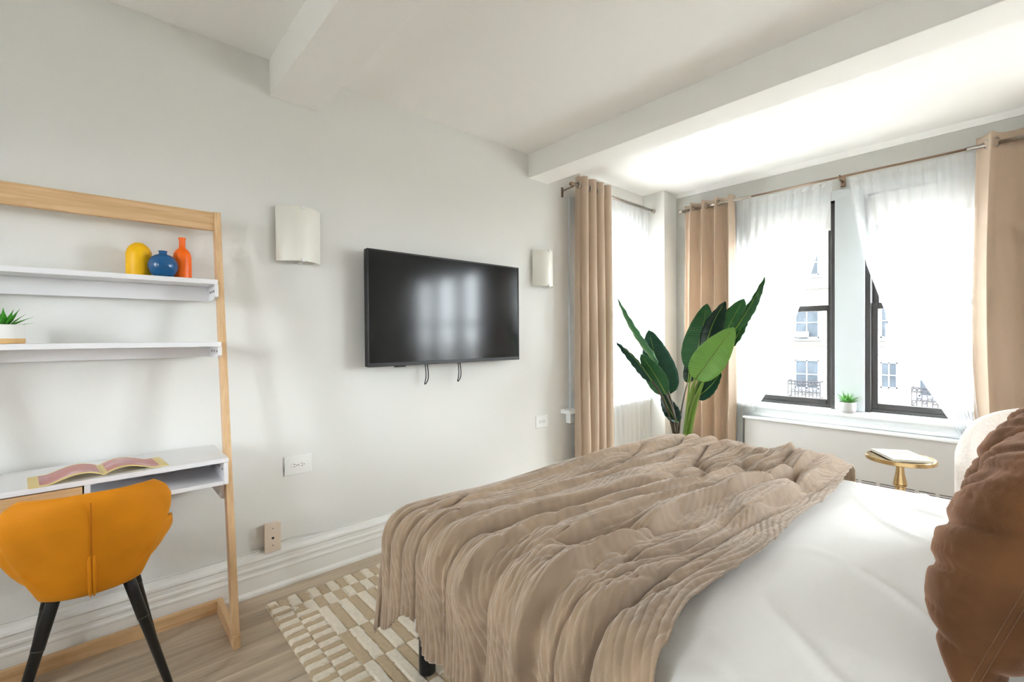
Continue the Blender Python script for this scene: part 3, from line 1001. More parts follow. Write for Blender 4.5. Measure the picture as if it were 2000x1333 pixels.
# ------------------------------------------------------------------ magazines
def page_mat():
    m, N, L, P = base_mat('magazine_page')
    v = coords(N, L, (10, 6, 4))
    nz = N.new('ShaderNodeTexNoise')
    nz.inputs['Scale'].default_value = 1.6
    nz.inputs['Detail'].default_value = 3
    L.new(v, nz.inputs['Vector'])
    cr = N.new('ShaderNodeValToRGB')
    el = cr.color_ramp.elements
    el[0].position, el[0].color = .3, srgb((200, 132, 122)) + (1,)
    el[1].position, el[1].color = .72, srgb((230, 200, 190)) + (1,)
    e = el.new(.45); e.color = srgb((196, 118, 106)) + (1,)
    e = el.new(.58); e.color = srgb((200, 140, 146)) + (1,)
    L.new(nz.outputs[0], cr.inputs[0])
    L.new(cr.outputs[0], P.inputs['Base Color'])
    P.inputs['Roughness'].default_value = .35
    return m
M['page'] = page_mat()
M['yellowpage'] = paint('yellow_margin', (228, 206, 138), .4, .04)
def magazine():
    t = thing('magazine', (.25, .005, .762), 'open magazine with pink pictures lying on the desk', 'magazine')
    # local frame: s across the spread (y-ish), q along the spine (x-ish)
    c = Vector((.255, .008, .7625))
    ey = Vector((-.09, 1, 0)).normalized()
    ex = Vector((1, .09, 0)).normalized()
    W2, H2 = .185, .085
    def hgt(a):          # height of the leaf curve, a in 0..1 from the spine
        return .026 * math.sin(math.pi * min(1, a * 1.25 + .06)) ** 1.0 * (1 - a) ** .45 + .003 if a < .75 else .026 * math.sin(math.pi * min(1, a * 1.25 + .06)) * (1 - a) ** .45 + .003
    for sgn, nm in ((-1, 'left_page'), (1, 'right_page')):
        def strip(a0, a1, q0, q1, dz, name, mat, parent, th=None):
            n = 16
            rows = []
            for k in range(n + 1):
                a = a0 + (a1 - a0) * k / n
                h = max(.003, hgt(a)) + dz
                p = c + ey * (sgn * W2 * a)
                lo = h - th if th else .0006
                rows.append([p + ex * q0 + Vector((0, 0, h)), p + ex * q1 + Vector((0, 0, h)), p + ex * q1 + Vector((0, 0, lo)), p + ex * q0 + Vector((0, 0, lo)), p + ex * q0 + Vector((0, 0, h))])
            m = MB().grid(rows)
            for e in (rows[0], rows[-1]):
                m.add(e[:4], [(0, 1, 2, 3)])
            return m.build(name, mat, parent, angle=40)
        pg = strip(.0, 1, -H2, H2, 0, nm, M['yellowpage'], t, .0028)
        strip(.05, .86, -H2 + .012, H2 - .014, .0005, 'picture', M['page'], pg, .0004)
magazine()

# ------------------------------------------------------------------ mustard chair
def lens_shell(fn, nu, nv, th, ex=4):
    """closed cushion-like shell around a parametric mid surface fn(u,v), u,v in -1..1"""
    us = [math.sin(math.pi / 2 * (-1 + 2 * i / nu)) for i in range(nu + 1)]
    vs = [math.sin(math.pi / 2 * (-1 + 2 * j / nv)) for j in range(nv + 1)]
    P = [[Vector(fn(u, v)) for v in vs] for u in us]
    def nrm(i, j):
        a = P[min(i + 1, nu)][j] - P[max(i - 1, 0)][j]
        b = P[i][min(j + 1, nv)] - P[i][max(j - 1, 0)]
        n = a.cross(b)
        return n.normalized() if n.length > 1e-9 else Vector((1, 0, 0))
    m = MB()
    for sgn in (1, -1):
        rows = []
        for i, u in enumerate(us):
            row = []
            for j, v in enumerate(vs):
                h = th * (max(0, 1 - abs(u) ** ex) * max(0, 1 - abs(v) ** ex)) ** .5
                row.append(P[i][j] + nrm(i, j) * (h * sgn))
            rows.append(row)
        m.grid(rows)
    return m
def weld(o, d=.0004):
    bm = bmesh.new()
    bm.from_mesh(o.data)
    bmesh.ops.remove_doubles(bm, verts=bm.verts, dist=d)
    bmesh.ops.recalc_face_normals(bm, faces=bm.faces)
    bm.to_mesh(o.data)
    bm.free()
    return o
def desk_chair():
    cy = -.018
    t = thing('desk_chair', (.4, cy, 0), 'mustard velvet chair with winged back and black legs at the desk', 'chair')
    def halfw(v):     # back outline, v -1 bottom .. 1 top
        q = (v + 1) / 2
        return float(np.interp(q, [0, .12, .3, .5, .68, .82, .93, 1], [.122, .136, .162, .187, .204, .206, .19, .158]))
    def back(u, v):
        q = (v + 1) / 2
        w = halfw(v)
        y = cy + u * w
        z = .432 + .346 * q - .012 * u * u * q
        x = .515 + .095 * q - .10 * (abs(u) ** 2.2) * (.5 + .5 * q)
        return (x, y, z)
    b = weld(lens_shell(back, 26, 22, .026, 5).build('backrest', M['mustard'], t, smooth=True))
    # seams on the back of the backrest
    def on_back(u, v, d=.0275):
        p = Vector(back(u, v))
        return p + Vector((d, 0, -.25 * d))
    MB().tube([on_back(.0, v / 10) for v in range(-1, 10)], .0016, 6).build('back_seam', M['mustard_d'], b, smooth=True)
    for s in (-1, 1):
        MB().tube([on_back(s * .035, -.95 + k * .082, .024) for k in range(11)], [.002] + [.0055] * 9 + [.002], 8).build('pleat', M['mustard'], b, smooth=True)
    def seat(u, v):     # u across, v front(-1)..rear(1)
        q = (v + 1) / 2
        w = float(np.interp(q, [0, .15, .5, .8, 1], [.185, .205, .225, .21, .15]))
        y = cy + u * w
        lift = float(np.interp(q, [0, .3, .65, .9, 1], [.01, .05, .15, .16, .08]))
        return (.13 + .40 * q, y, math.pi * 0 + .462 - .012 * math.sin(math.pi * q) + lift * abs(u) ** 2.6)
    weld(lens_shell(seat, 24, 20, .028, 5).build('seat', M['mustard'], t, smooth=True))
    MB().box(.2, .46, cy - .1, cy + .1, .422, .436).build('seat_plate', M['legblack'], t, bevel=.004)
    for sx, top, foot in ((1, (.475, .092, .425), (.545, .205, .0)), (0, (.22, .1, .425), (.150, .183, .0))):
        for s in (1, -1):
            a = Vector((top[0], cy + s * top[1], top[2])); c = Vector((foot[0], cy + s * foot[1], foot[2]))
            l = MB().tube([a, a.lerp(c, .3), a.lerp(c, .302), a.lerp(c, .98), c], [.0175, .0165, .0155, .0105, .0095], 16).build('leg', M['legblack'], t, angle=50)
            MB().tube([a.lerp(c, .298), a.lerp(c, .304)], .0168, 16).build('leg_joint', M['screw'], l)
desk_chair()

# ------------------------------------------------------------------ rug
def rug():
    x0, x1, y0, y1 = .165, 2.75, .565, 2.75
    nx, ny = 420, 330
    # finer near the visible corner
    xs = np.concatenate([np.linspace(x0, 1.25, 280), np.linspace(1.25, x1, nx - 280)[1:]])
    ys = np.concatenate([np.linspace(y0, 1.35, 220), np.linspace(1.35, y1, ny - 220)[1:]])
    X, Y = np.meshgrid(xs, ys, indexing='ij')
    wob = .003 * pn(X * 25, Y * 25)
    Xw, Yw = X + wob, Y + .003 * pn(X * 25 + 7, Y * 25 + 3)
    tan = np.zeros_like(X)
    dx = Xw - x0; dy = Yw - y0
    bx, by = .2, .165
    left = dy < by
    top = (dx < bx) & ~(dy < dx * by / bx)
    col = np.floor(dy / (by / 2))
    tl = ((np.floor(dx / .034) + col) % 2)
    row = np.floor(dx / (bx / 2))
    tt = ((np.floor(dy / .045) + row) % 2)
    ix, iy = dx - bx, dy - by
    r = np.floor(ix / .24)
    ti = ((np.floor(iy / .046) + r) % 2)
    tan = np.where(top, tt, np.where(left, tl, ti))
    def edge(c, p):
        f = c / p - np.floor(c / p)
        return np.minimum(f, 1 - f) * p
    groove = np.where(top, np.minimum(edge(dy, .045), edge(dx, bx / 2)), np.where(left, np.minimum(edge(dx, .034), edge(dy, by / 2)), np.minimum(edge(iy, .046), edge(ix, .24))))
    g = np.exp(-(groove / .0035) ** 2)
    Z = .012 + .004 * (1 - tan) - .007 * g * (1 - .3 * tan) + .0012 * pn(X * 90, Y * 90)
    e = np.minimum.reduce([dx, dy, x1 - X, y1 - Y])
    Z = np.where(e < .004, .001, Z)
    c1, c2 = np.array(srgb((240, 230, 212))), np.array(srgb((204, 182, 148)))
    n = 1 + .10 * pn(X * 60, Y * 60) + .05 * pn(X * 6, Y * 6)
    C = (c1[None, None] * (1 - tan[..., None]) + c2[None, None] * tan[..., None]) * n[..., None]
    o = grid_mesh('rug', X, Y, Z, vcol_mat('rug_pile', .95, .3, .8, 420, .003), None, True, np.clip(C, 0, 1))
    tag(o, 'cream and tan carved wool rug with a block pattern under the bed', 'rug')
rug()

# ------------------------------------------------------------------ bed
BX0, BX1, BY0, BY1, BZ = 1.06, 3.06, .80, 2.46, .615
def cloth_map(a, y, foot, b0, b1, ztop, flare_n, flare_f, rad=.05):
    """flat cloth point (a = x, y) draped over the box x>=foot, b0<=y<=b1 at height ztop.
    Returns positions and outward normals. Overhang at the foot and the two sides hangs down."""
    ox = np.clip(foot - a, 0, None)
    on = np.clip(b0 - y, 0, None)
    of = np.clip(y - b1, 0, None)
    oy = np.maximum(on, of)
    d = (ox ** 3 + oy ** 3) ** (1 / 3)
    rr = np.maximum(np.sqrt(ox ** 2 + oy ** 2), 1e-6)
    sgn = np.where(of > on, 1.0, -1.0)
    dd = np.maximum(d, 1e-6)
    nx = np.where(d > 0, -ox / rr, 0)
    ny = np.where(d > 0, sgn * oy / rr, 0)
    # rounded shoulder: quarter arc then straight drop
    arc = rad * np.pi / 2
    th = np.clip(d / rad, 0, np.pi / 2)
    hor = np.where(d < arc, rad * np.sin(th), rad)
    ver = np.where(d < arc, rad * (1 - np.cos(th)), rad + (d - arc))
    hang = np.clip(d - arc, 0, None)
    fl = flare_n * hang * np.where(oy > 0, 1, 0) + flare_f * hang * np.where(ox > 0, 1, 0)
    X = np.maximum(a, foot) + nx * (hor + fl)
    Y = np.clip(y, b0, b1) + ny * (hor + fl)
    Z = ztop - ver
    NX, NY, NZ = nx * np.sin(th), ny * np.sin(th), np.cos(th)
    return X, Y, Z, NX, NY, NZ, hang

def bed():
    t = thing('bed_frame', (2.06, 1.63, 0), 'low upholstered bed base on round black legs under the white duvet', 'bed')
    MB().box(BX0 - .04, BX1, BY0 + .04, BY1 - .04, .165, .30).build('base', M['mattress'], t, bevel=.02)
    for x, y in ((BX0 - .01, BY0 + .085), (BX0 - .01, BY1 - .1), (BX1 - .1, BY0 + .1), (BX1 - .1, BY1 - .1)):
        MB().lathe([(.026, 0.0185), (.03, .023), (.03, .164)], (x, y, 0), 24).build('leg', M['legblack'], t, angle=40)
    box('headboard', (BX1 + .002, BX1 + .09, BY0 - .03, BY1 + .03, .02, 1.15), M['boucle'], t, .03)
    tag(MB().box(BX0 + .03, BX1 - .005, BY0 + .035, BY1 - .035, .301, .575).build('mattress', M['mattress'], bevel=.05, seg=4), 'thick mattress wrapped under the white duvet and throw', 'mattress')
    # duvet
    nx, ny = 170, 230
    a = np.linspace(BX0 - .30, BX1 - .02, nx)[:, None] + np.zeros((1, ny))
    y = np.linspace(BY0 - .25, BY1 + .30, ny)[None, :] + np.zeros((nx, 1))
    X, Y, Z, NX, NY, NZ, hang = cloth_map(a, y, BX0 + .03, BY0 + .035, BY1 - .035, BZ - .012, .06, .04, .06)
    puff = .02 * np.clip((Y - BY0) / .3, 0, 1) * np.clip((BY1 - Y) / .3, 0, 1)
    h = .010 * pn(a * 2.2, y * 2.2) + .004 * pn(a * 6 + 1.5 * pn(a * 3, y * 3), y * 3.2 + 4)
    w = np.abs(pn(a * 3 + y * 2.2, (y - a) * .8 + 2))
    h = h + .006 * np.exp(-(w / .04) ** 2) * sstep(1.9, 2.3, a) - .004
    h = h + puff + .015 * np.sin(y * 17 + 2 * pn(a * 2, y)) * np.clip(hang * 3, 0, 1)
    h = np.maximum(h, .001)
    o = grid_mesh('duvet', X + NX * h, Y + NY * h, Z + NZ * h, M['duvet'])
    tag(o, 'smooth white duvet covering the bed', 'duvet')
bed()

def throw_mat():
    m, N, L, P = base_mat('plush_throw')
    at = N.new('ShaderNodeAttribute')
    at.attribute_name = 'Col'
    L.new(at.outputs['Color'], P.inputs['Base Color'])
    P.inputs['Roughness'].default_value = .85
    P.inputs['Specular IOR Level'].default_value = .12
    P.inputs['Sheen Weight'].default_value = .7
    P.inputs['Sheen Roughness'].default_value = .5
    P.inputs['Sheen Tint'].default_value = (1, .93, .86, 1)
    tc = N.new('ShaderNodeTexCoord')
    nz = N.new('ShaderNodeTexNoise')
    nz.inputs['Scale'].default_value = 420
    nz.inputs['Detail'].default_value = 2
    L.new(tc.outputs['Object'], nz.inputs['Vector'])
    b = N.new('ShaderNodeBump')
    b.inputs['Strength'].default_value = .5
    b.inputs['Distance'].default_value = .002
    L.new(nz.outputs[0], b.inputs['Height'])
    L.new(b.outputs[0], P.inputs['Normal'])
    return m
def throw():
    ns, nt = 900, 420
    s = np.linspace(0, 1, ns)[:, None]
    tt = np.linspace(0, 1, nt)[None, :]
    nov = .40 - .07 * sstep(.2, .33, s) + .012 * pn(s * 7, .3)
    yy = (BY0 - nov) + tt * ((BY1 + .28) - (BY0 - nov))
    # right edge of the throw wanders; left edge overhangs the foot
    redge = 2.03 + .05 * pn(yy * 1.7, 3.3) - .02 * sstep(1.6, 2.4, yy) + .05 * sstep(1.0, .5, yy)
    ledge = (BX0 - .26) + .01 * pn(yy * 2, 8.1)
    aa = ledge + s * (redge - ledge)
    X, Y, Z, NX, NY, NZ, hang = cloth_map(aa, yy, BX0 + .0, BY0, BY1, BZ + .012, .06, .05, .065)
    hn = np.clip(hang * 5, 0, 1) * (yy < 1.2)
    # folds: long ridges along the bed's width, warped; deeper flutes where it hangs
    yv = np.maximum(yy, BY0 - .01) + .12 * np.minimum(yy - BY0, 0)     # folds carry on straight down the hanging side
    dirx = aa - .12 * np.clip(yv - .8, 0, 2) * sstep(1.1, 1.9, aa)
    warp = .16 * pn(aa * 2.1, yv * 1.3) + .07 * pn(aa * 6, yv * 2.6 + 5)
    def billow(f, g, o, p):
        return np.abs(pn((dirx + warp * .30) * f + o, yv * g + o * 1.7)) ** p
    top = .066 * billow(6.2, .8, 2.0, .55) + .044 * billow(12.5, 1.3, 9.0, .55) + .014 * billow(27, 3.0, 5.0, .6) - .03
    flat = .25 + .75 * sstep(-.3, .12, pn(aa * 1.7 + 4, yv * 1.25))
    calm = sstep(2.04, 1.90, aa) * .85 + .15
    H = top * flat * calm
    vz = np.abs(pn((dirx + warp * .30) * 6.2 + 2.0, yv * .8 + 3.4))
    vz2 = np.abs(pn((dirx + warp * .30) * 12.5 + 9.0, yv * 1.3 + 15.3))
    H = H - calm * (.020 * np.exp(-(vz / .035) ** 2) + .010 * np.exp(-(vz2 / .05) ** 2) * flat)
    # short puckers along the near shoulder and the left end
    sh = np.exp(-((yy - BY0 - .10) / .16) ** 2)
    H = H + sh * .024 * np.abs(pn(aa * 17, yy * 8 + 3)) ** .7 * sstep(1.15, 1.3, aa) * calm
    # explicit rolled creases
    def crease(pts, amp, w, soft):
        xc = np.interp(yy, [p[1] for p in pts], [p[0] for p in pts]) + .02 * pn(yy * 5, pts[0][0] * 9)
        d = aa - xc
        on = sstep(pts[0][1] - .12, pts[0][1] + .05, yy) * sstep(pts[-1][1] + .15, pts[-1][1] - .05, yy)
        return amp * on * np.where(d < 0, np.exp(-(d / w) ** 2), np.exp(-(d / soft) ** 2)) * (1 + .35 * pn(yy * 6, pts[0][0] * 5))
    H = H + crease([(1.80, .20), (1.80, .85), (1.78, 1.35), (1.86, 1.9), (1.9, 2.3)], .050, .055, .010)
    H = H + crease([(1.42, .75), (1.47, 1.2), (1.60, 1.7), (1.72, 2.2)], .036, .06, .012)
    H = H + crease([(1.55, .72), (1.58, 1.1), (1.68, 1.6), (1.8, 2.35)], .030, .05, .012)
    H = H + crease([(1.66, .85), (1.68, 1.3), (1.76, 1.8), (1.84, 2.35)], .026, .05, .012)
    H = H + crease([(1.20, .9), (1.20, 1.4), (1.25, 2.0), (1.28, 2.4)], .026, .05, .014)
    H = H + crease([(1.31, .8), (1.33, 1.3), (1.42, 1.9), (1.5, 2.4)], .026, .05, .012)
    H = H + crease([(1.93, 1.5), (1.95, 2.0), (1.97, 2.4)], .034, .06, .014)
    fl_ph = 2 * np.pi * (aa * 4.1 + .55 * pn(aa * 2.3, yy * .6 + 1))
    flute = np.abs(np.sin(fl_ph)) ** .6
    flute2 = np.abs(pn(aa * 12, yy * .9 + 4)) ** .65
    hg = np.clip(hang, 0, .5)
    grow = .15 + .85 * sstep(1.12, 1.45, aa)
    H = H * (1 - hn) + hn * grow * ((H - .008) * (1.1 + 2.2 * hg) + (.004 + .05 * hg) * (flute - .55))
    # rolled bundle at the far edge near the window
    H = H + .045 * np.exp(-((yy - 2.36) / .07) ** 2) * sstep(1.45, 1.62, aa) * sstep(1.93, 1.8, aa) * (.6 + .8 * np.abs(pn(aa * 14, yy * 6)))
    # corduroy ribs
    # ribs follow the cloth's own length, so they do not stretch over the folds
    px_, py_, pz_ = X + NX * H, Y + NY * H, Z + NZ * H
    seg = np.sqrt(np.diff(px_, axis=0) ** 2 + np.diff(py_, axis=0) ** 2 + np.diff(pz_, axis=0) ** 2)
    mat_s = np.concatenate([np.zeros((1, nt)), np.cumsum(seg, 0)], 0)
    ker = np.exp(-(np.arange(-40, 41) / 16.0) ** 2)
    ker /= ker.sum()
    pad = np.concatenate([mat_s[:, :1]] * 40 + [mat_s] + [mat_s[:, -1:]] * 40, 1)
    mat_s = .3 * np.stack([np.convolve(r_, ker, 'valid') for r_ in pad]) + .7 * s * 1.35
    rib = np.abs(np.sin(np.pi * (mat_s + .002 * pn(aa * 20, yy * 5)) / .019))
    H = H + .0075 * rib ** .55 * (.6 + .4 * hn) + .0016 * pn(aa * 70, yy * 60)
    H = np.maximum(H, -.026) + .028
    H = H * (.25 + .75 * sstep(BX0 - .05, BX0 + .12, aa)) + .004
    # fluted hem
    edge = np.minimum(tt, 1 - tt) * 2.4
    X = X + NX * H; Y = Y + NY * H; Z = Z + NZ * H
    Z = Z + np.where(hang > 0, .012 * np.sin(fl_ph * .5) * np.clip(hang * 3, 0, 1), 0)
    # the hem lifts a little where it passes the leg
    Z = Z + .085 * np.exp(-((aa - 1.27) / .08) ** 2) * np.clip(hang * 4, 0, 1) * (yy < 1)
    c = np.array(srgb((160, 137, 114)))
    v = 1 + .20 * pn(aa * 13, yy * 8) + .20 * pn(aa * 45, yy * 38) + .10 * pn(aa * 3, yy * 3)
    C = c[None, None] * v[..., None]
    o = grid_mesh('throw_blanket', X, Y, Z, throw_mat(), None, True, np.clip(C, 0, 1))
    so = o.modifiers.new('solid', 'SOLIDIFY')
    so.thickness = .005
    so.offset = -1
    tag(o, 'rumpled ribbed taupe plush throw over the foot of the bed', 'blanket')
throw()

# ------------------------------------------------------------------ pillows
def pillow(loc, size, thick, lean, yaw, mat, label, seed, wr=1.0, seam=True, group='brown velvet pillows', cat='pillow'):
    t = thing('pillow', loc, label, cat, group)
    n = 90
    u = np.sin(np.linspace(-1, 1, n) * np.pi / 2)[:, None]
    v = np.sin(np.linspace(-1, 1, n) * np.pi / 2)[None, :]
    hw, hh = size
    pinch_u = 1 - .07 * (1 - np.abs(u) ** 2) * np.abs(v) ** 3
    pinch_v = 1 - .07 * (1 - np.abs(v) ** 2) * np.abs(u) ** 3
    A = u * hw * pinch_v
    B = v * hh * pinch_u
    prof = (np.clip(1 - np.abs(u) ** 2.6, 0, 1) * np.clip(1 - np.abs(v) ** 2.6, 0, 1)) ** .55
    # creases radiating from the seams
    wu = pn(v * 7 + seed, u * 1.2 + seed) * np.abs(u) ** 1.2 * (1 - np.abs(u) ** 8) + .8 * pn(v * 4.2 + .9 * u + seed, u * .8) * (1 - u * u)
    wv = pn(u * 7 + seed * 2, v * 1.2) * np.abs(v) ** 1.5 * (1 - np.abs(v) ** 8)
    sharp = np.clip(1 - np.abs(pn(v * 2.6 + 1.3 * u + seed, u * .6 + .3 * v)) * 4, 0, 1) ** 1.5
    sharp2 = np.clip(1 - np.abs(pn(v * 6.5 + 1.8 * u + seed * 3, u * 1.1 - .4 * v)) * 6, 0, 1) ** 1.5
    Rm = Matrix.Rotation(yaw, 3, 'Z') @ Matrix.Rotation(lean, 3, 'Y')
    # local axes: a -> y, b -> z, normal -> -x
    ax, bx_, nx_ = Rm @ Vector((0, 1, 0)), Rm @ Vector((0, 0, 1)), Rm @ Vector((-1, 0, 0))
    sd = []
    for sg in (1, -1):
        T = sg * (thick * prof * (1.0 if sg > 0 else .75) + prof ** .5 * wr * (.005 * wu + .005 * wv - .017 * sharp - .006 * sharp2))
        b2 = B + hh
        X = loc[0] + A * ax.x + b2 * bx_.x + T * nx_.x
        Y = loc[1] + A * ax.y + b2 * bx_.y + T * nx_.y
        Z = loc[2] + A * ax.z + b2 * bx_.z + T * nx_.z
        sd.append((X, Y, Z))
    (X1, Y1, Z1), (X2, Y2, Z2) = sd
    m = MB()
    def rows(X, Y, Z):
        return [[(float(X[i, j]), float(Y[i, j]), float(Z[i, j])) for j in range(n)] for i in range(n)]
    m.grid(rows(X1, Y1, Z1)).grid(rows(X2, Y2, Z2))
    o = weld(m.build('cushion', mat, t, smooth=True))
    if seam:
        pts = [(X1[0, j], Y1[0, j], Z1[0, j]) for j in range(0, n, 3)] + [(X1[i, n - 1], Y1[i, n - 1], Z1[i, n - 1]) for i in range(0, n, 3)] + [(X1[n - 1, j], Y1[n - 1, j], Z1[n - 1, j]) for j in range(n - 1, -1, -3)] + [(X1[i, 0], Y1[i, 0], Z1[i, 0]) for i in range(n - 1, -1, -3)]
        MB().tube(pts, .005, 8).build('piping', mat, t, smooth=True)
    return t
pillow((2.44, 1.27, .645), (.255, .225), .115, R(19), 0, M['velvet'], 'crumpled brown velvet pillow nearest the camera on the bed', 2.3)
pillow((2.45, 1.87, .645), (.255, .225), .115, R(20), R(-4), M['velvet'], 'brown velvet pillow farther off, next to the boucle armchair', 6.1)
pillow((2.80, 1.22, .66), (.34, .23), .09, R(26), 0, M['duvet'], 'white sleeping pillow behind the nearest brown pillow', 4.0, .6, False, 'white sleeping pillows')
pillow((2.80, 1.98, .66), (.34, .23), .09, R(26), 0, M['duvet'], 'white sleeping pillow behind the farther brown pillow', 7.7, .6, False, 'white sleeping pillows')

# ------------------------------------------------------------------ side table with a book
def side_table():
    x, y = 2.075, 3.22
    t = thing('side_table', (x, y, 0), 'round brass pedestal side table by the radiator cover', 'side table')
    MB().lathe([(.10, 0), (.135, .003), (.137, .012), (.12, .02), (.06, .04), (.035, .07)], (x, y, 0), 40).build('foot', M['brass'], t, angle=30)
    MB().lathe([(.04, .06), (.045, .12), (.042, .2), (.03, .3), (.024, .40), (.021, .42)], (x, y, 0), 32).build('lower_cone', M['brass'], t, angle=30)
    MB().lathe([(.026, .42), (.03, .423), (.03, .43), (.026, .433)], (x, y, 0), 32).build('collar', M['brass'], t, angle=30)
    MB().lathe([(.03, .433), (.028, .45), (.02, .49), (.0165, .53), (.018, .553)], (x, y, 0), 32).build('upper_cone', M['brass'], t, angle=30)
    MB().lathe([(.02, .553), (.145, .556), (.150, .559), (.150, .577), (.147, .58), (.14, .58), (.138, .576), (.02, .576)], (x, y, 0), 48).build('top', M['brass'], t, angle=30)
    b = thing('book', (x, y, .58), 'thin white book lying on the brass side table', 'book')
    Rz = Matrix.Rotation(R(33), 3, 'Z')
    def rb(name, hx, hy, z0, z1, mat, par, off=(0, 0)):
        c = Vector((x + .005, y - .005, 0))
        q = [Rz @ Vector((sx * hx + off[0], sy * hy + off[1], 0)) + c for sx, sy in ((-1, -1), (1, -1), (1, 1), (-1, 1))]
        return MB().hexa([(p.x, p.y, z0) for p in q], [(p.x, p.y, z1) for p in q]).build(name, mat, par, bevel=.0006)
    rb('pages', .086, .118, .583, .5915, M['paper'], b)
    rb('cover', .089, .121, .5917, .5935, M['pot'], b)
    rb('cover', .089, .121, .5806, .5828, M['pot'], b)
    pc = paint('book_picture', (226, 206, 198), .4, .12, (14, 14, 14))
    rb('cover_print', .05, .045, .5936, .5939, pc, b, (0, .02))
side_table()

# ------------------------------------------------------------------ boucle armchair
def armchair():
    cx, cy = 2.66, 3.42
    t = thing('armchair', (cx, cy, 0), 'rounded cream boucle armchair behind the bed beside the brass table', 'armchair')
    n = 48
    rows = []
    for k in range(n + 1):
        a = R(-90) + R(300) * k / n      # wraps round the back, open towards the bed
        q = abs(2 * k / n - 1)
        top = .86 - .30 * q ** 2.6
        ca, sa = math.cos(a), math.sin(a)
        ri, ro = .29, .385
        prof = [(ro * .93, .1), (ro, .2), (ro, top - .09), (ro - .015, top - .04), ((ri + ro) / 2 + .015, top - .004), ((ri + ro) / 2 - .015, top), (ri + .01, top - .04), (ri, top - .1), (ri, .3), (ri, .1), (ro * .93, .1)]
        rows.append([(cx + r * ca, cy + r * sa, z) for r, z in prof])
    m = MB().grid(rows)
    for e in (rows[0], rows[-1]):
        m.add(e[:-1], [tuple(range(len(e) - 1))])
    m.build('backrest', M['boucle'], t, angle=70)
    MB().lathe([(.25, .1), (.285, .13), (.287, .38), (.27, .43), (.2, .455), (.05, .46)], (cx, cy, 0), 40).build('seat', M['boucle'], t, angle=60)
    MB().lathe([(.28, 0), (.285, .004), (.285, .098)], (cx, cy, 0), 40).build('plinth', M['legblack'], t, angle=40)
armchair()

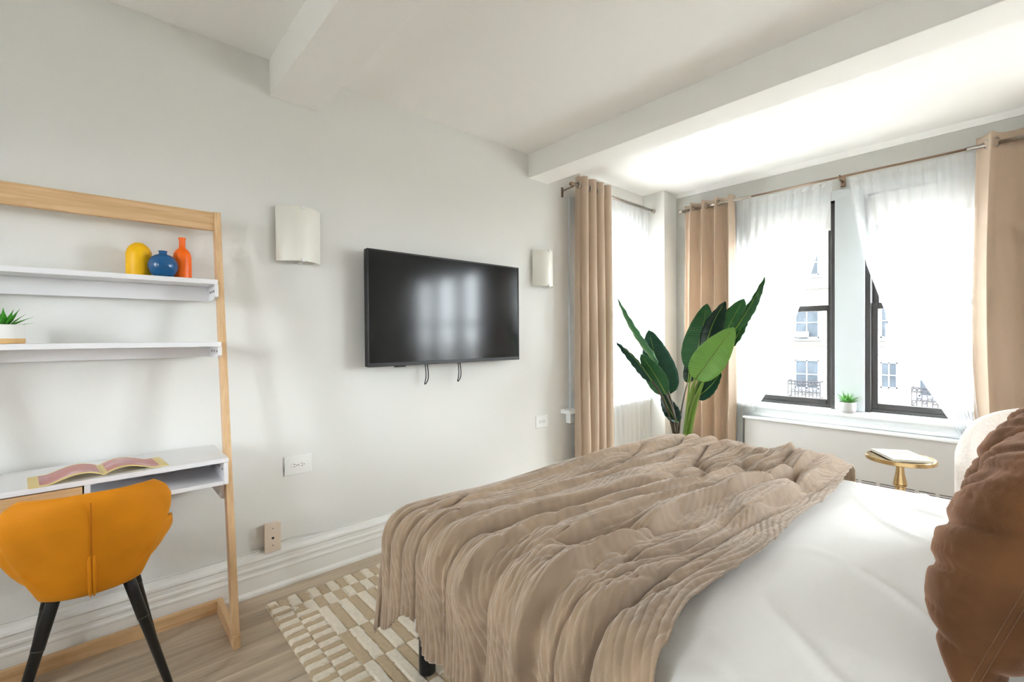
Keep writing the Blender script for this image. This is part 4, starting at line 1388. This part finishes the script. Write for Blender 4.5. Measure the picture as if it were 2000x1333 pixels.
# ------------------------------------------------------------------ bird-of-paradise plant
def big_plant():
    t = thing('potted_plant', (.80, 3.26, 0), 'tall bird-of-paradise plant with broad green leaves in the window corner', 'plant')
    MB().lathe([(.11, 0), (.13, .005), (.15, .12), (.16, .27), (.155, .275), (.145, .27), (.14, .24), (.03, .235)], (.80, 3.26, 0), 36).build('pot', M['pot'], t, angle=40)
    MB().lathe([(.14, .22), (.14, .242), (.05, .25), (.01, .252)], (.80, 3.26, 0), 24).build('soil', M['soil'], t)
    cam = Vector((2.5, 0, 1.245))
    # base, tip, half width, tilt (roll about the rib), bend, fold, material
    LV = [((.609, 3.25, 1.009), (.22, 3.25, 1.542), .055, 60, .03, .5, 'leaf_mid'),
          ((.649, 3.10, .906), (.348, 3.10, 1.202), .06, -58, .02, .5, 'leaf_dark'),
          ((.654, 3.34, .776), (.476, 3.34, 1.285), .135, 15, .05, .2, 'leaf_dark'),
          ((.706, 3.20, .801), (.50, 3.2, 1.10), .085, -20, .02, .25, 'leaf_mid'),
          ((.774, 3.25, .586), (.643, 3.25, .80), .07, 30, .02, .3, 'leaf_deep'),
          ((.862, 3.30, .98), (.985, 3.30, 1.475), .115, -10, .04, .2, 'leaf_mid'),
          ((.985, 3.25, 1.13), (1.123, 3.25, 1.485), .085, 35, .03, .3, 'leaf_deep'),
          ((1.03, 3.35, 1.13), (1.215, 3.35, 1.50), .10, 10, .03, .25, 'leaf_mid'),
          ((1.206, 3.2, 1.27), (1.425, 3.15, 1.61), .035, 30, -.02, .8, 'leaf_mid'),
          ((.96, 3.15, .93), (1.233, 3.15, 1.30), .115, 5, .03, .2, 'leaf_light'),
          ((.755, 3.45, .87), (.795, 3.45, 1.12), .05, 20, .01, .3, 'leaf_deep'),
          ((.90, 3.30, .78), (1.087, 3.30, .975), .07, -25, .02, .3, 'leaf_dark'),
          ((1.15, 3.25, 1.15), (1.302, 3.25, 1.46), .06, -45, .03, .4, 'leaf_mid')]
    for i, (b, tip, hw, roll, bend, fold, mt) in enumerate(LV):
        b, tip = Vector(b), Vector(tip)
        ax = (tip - b)
        ln = ax.length
        ax.normalize()
        view = (cam - (b + tip) / 2).normalized()
        side = ax.cross(view).normalized()
        nrm = side.cross(ax).normalized()
        rot = Matrix.Rotation(R(roll), 3, ax)
        side, nrm = rot @ side, rot @ nrm
        n, k = 22, 9
        V, UV, Fc = [], [], []
        rnd = random.Random(i)
        for q in range(n + 1):
            f = q / n
            w = hw * (math.sin(math.pi * min(1, f ** .72)) ** .62) * (1 - .12 * f) if 0 < f < 1 else hw * .02
            c = b + ax * (ln * f) - nrm * (bend * math.sin(math.pi * f)) + nrm * (.10 * ln * f * f * (.4 if hw > .05 else -.2))
            for j in range(k):
                e = -1 + 2 * j / (k - 1)
                V.append(c + side * (w * e) + nrm * (w * fold * abs(e) ** 1.3 + .004 * math.sin(f * 40 + i) * abs(e)))
                UV.append((j / (k - 1), f + .05 * abs(e)))
        for q in range(n):
            for j in range(k - 1):
                Fc.append((q * k + j, q * k + j + 1, (q + 1) * k + j + 1, (q + 1) * k + j))
        o = mesh_obj('leaf', V, Fc, M[mt], t, True)
        uv = o.data.uv_layers.new(name='UVMap')
        for lp in o.data.loops:
            uv.data[lp.index].uv = UV[lp.vertex_index]
        so = o.modifiers.new('solid', 'SOLIDIFY')
        so.thickness = .002
        # midrib
        MB().tube([b + ax * (ln * f / 10) - nrm * (bend * math.sin(math.pi * f / 10)) + nrm * (.10 * ln * (f / 10) ** 2 * (.4 if hw > .05 else -.2)) + nrm * .001 for f in range(0, 10)], [.0055 - .00045 * f for f in range(10)], 6).build('midrib', M['stem'], o, smooth=True)
        root = Vector((.80 + .02 * math.cos(i * 2.4) + (.02 if b.x > .8 else -.03), 3.26 + .035 * math.sin(i * 2.4), .24))
        pts = []
        ctrl = root + Vector((0, 0, (b.z - root.z) * .55)) + (b - root) * .12
        for q in range(15):
            f = q / 14
            pts.append(root * (1 - f) ** 2 + ctrl * (2 * f * (1 - f)) + b * f * f)
        MB().tube(pts, [.011 - .0045 * q / 14 for q in range(15)], 8).build('stem', M['stem'] if b.x > .8 else M['stem_d'], t, smooth=True)
big_plant()
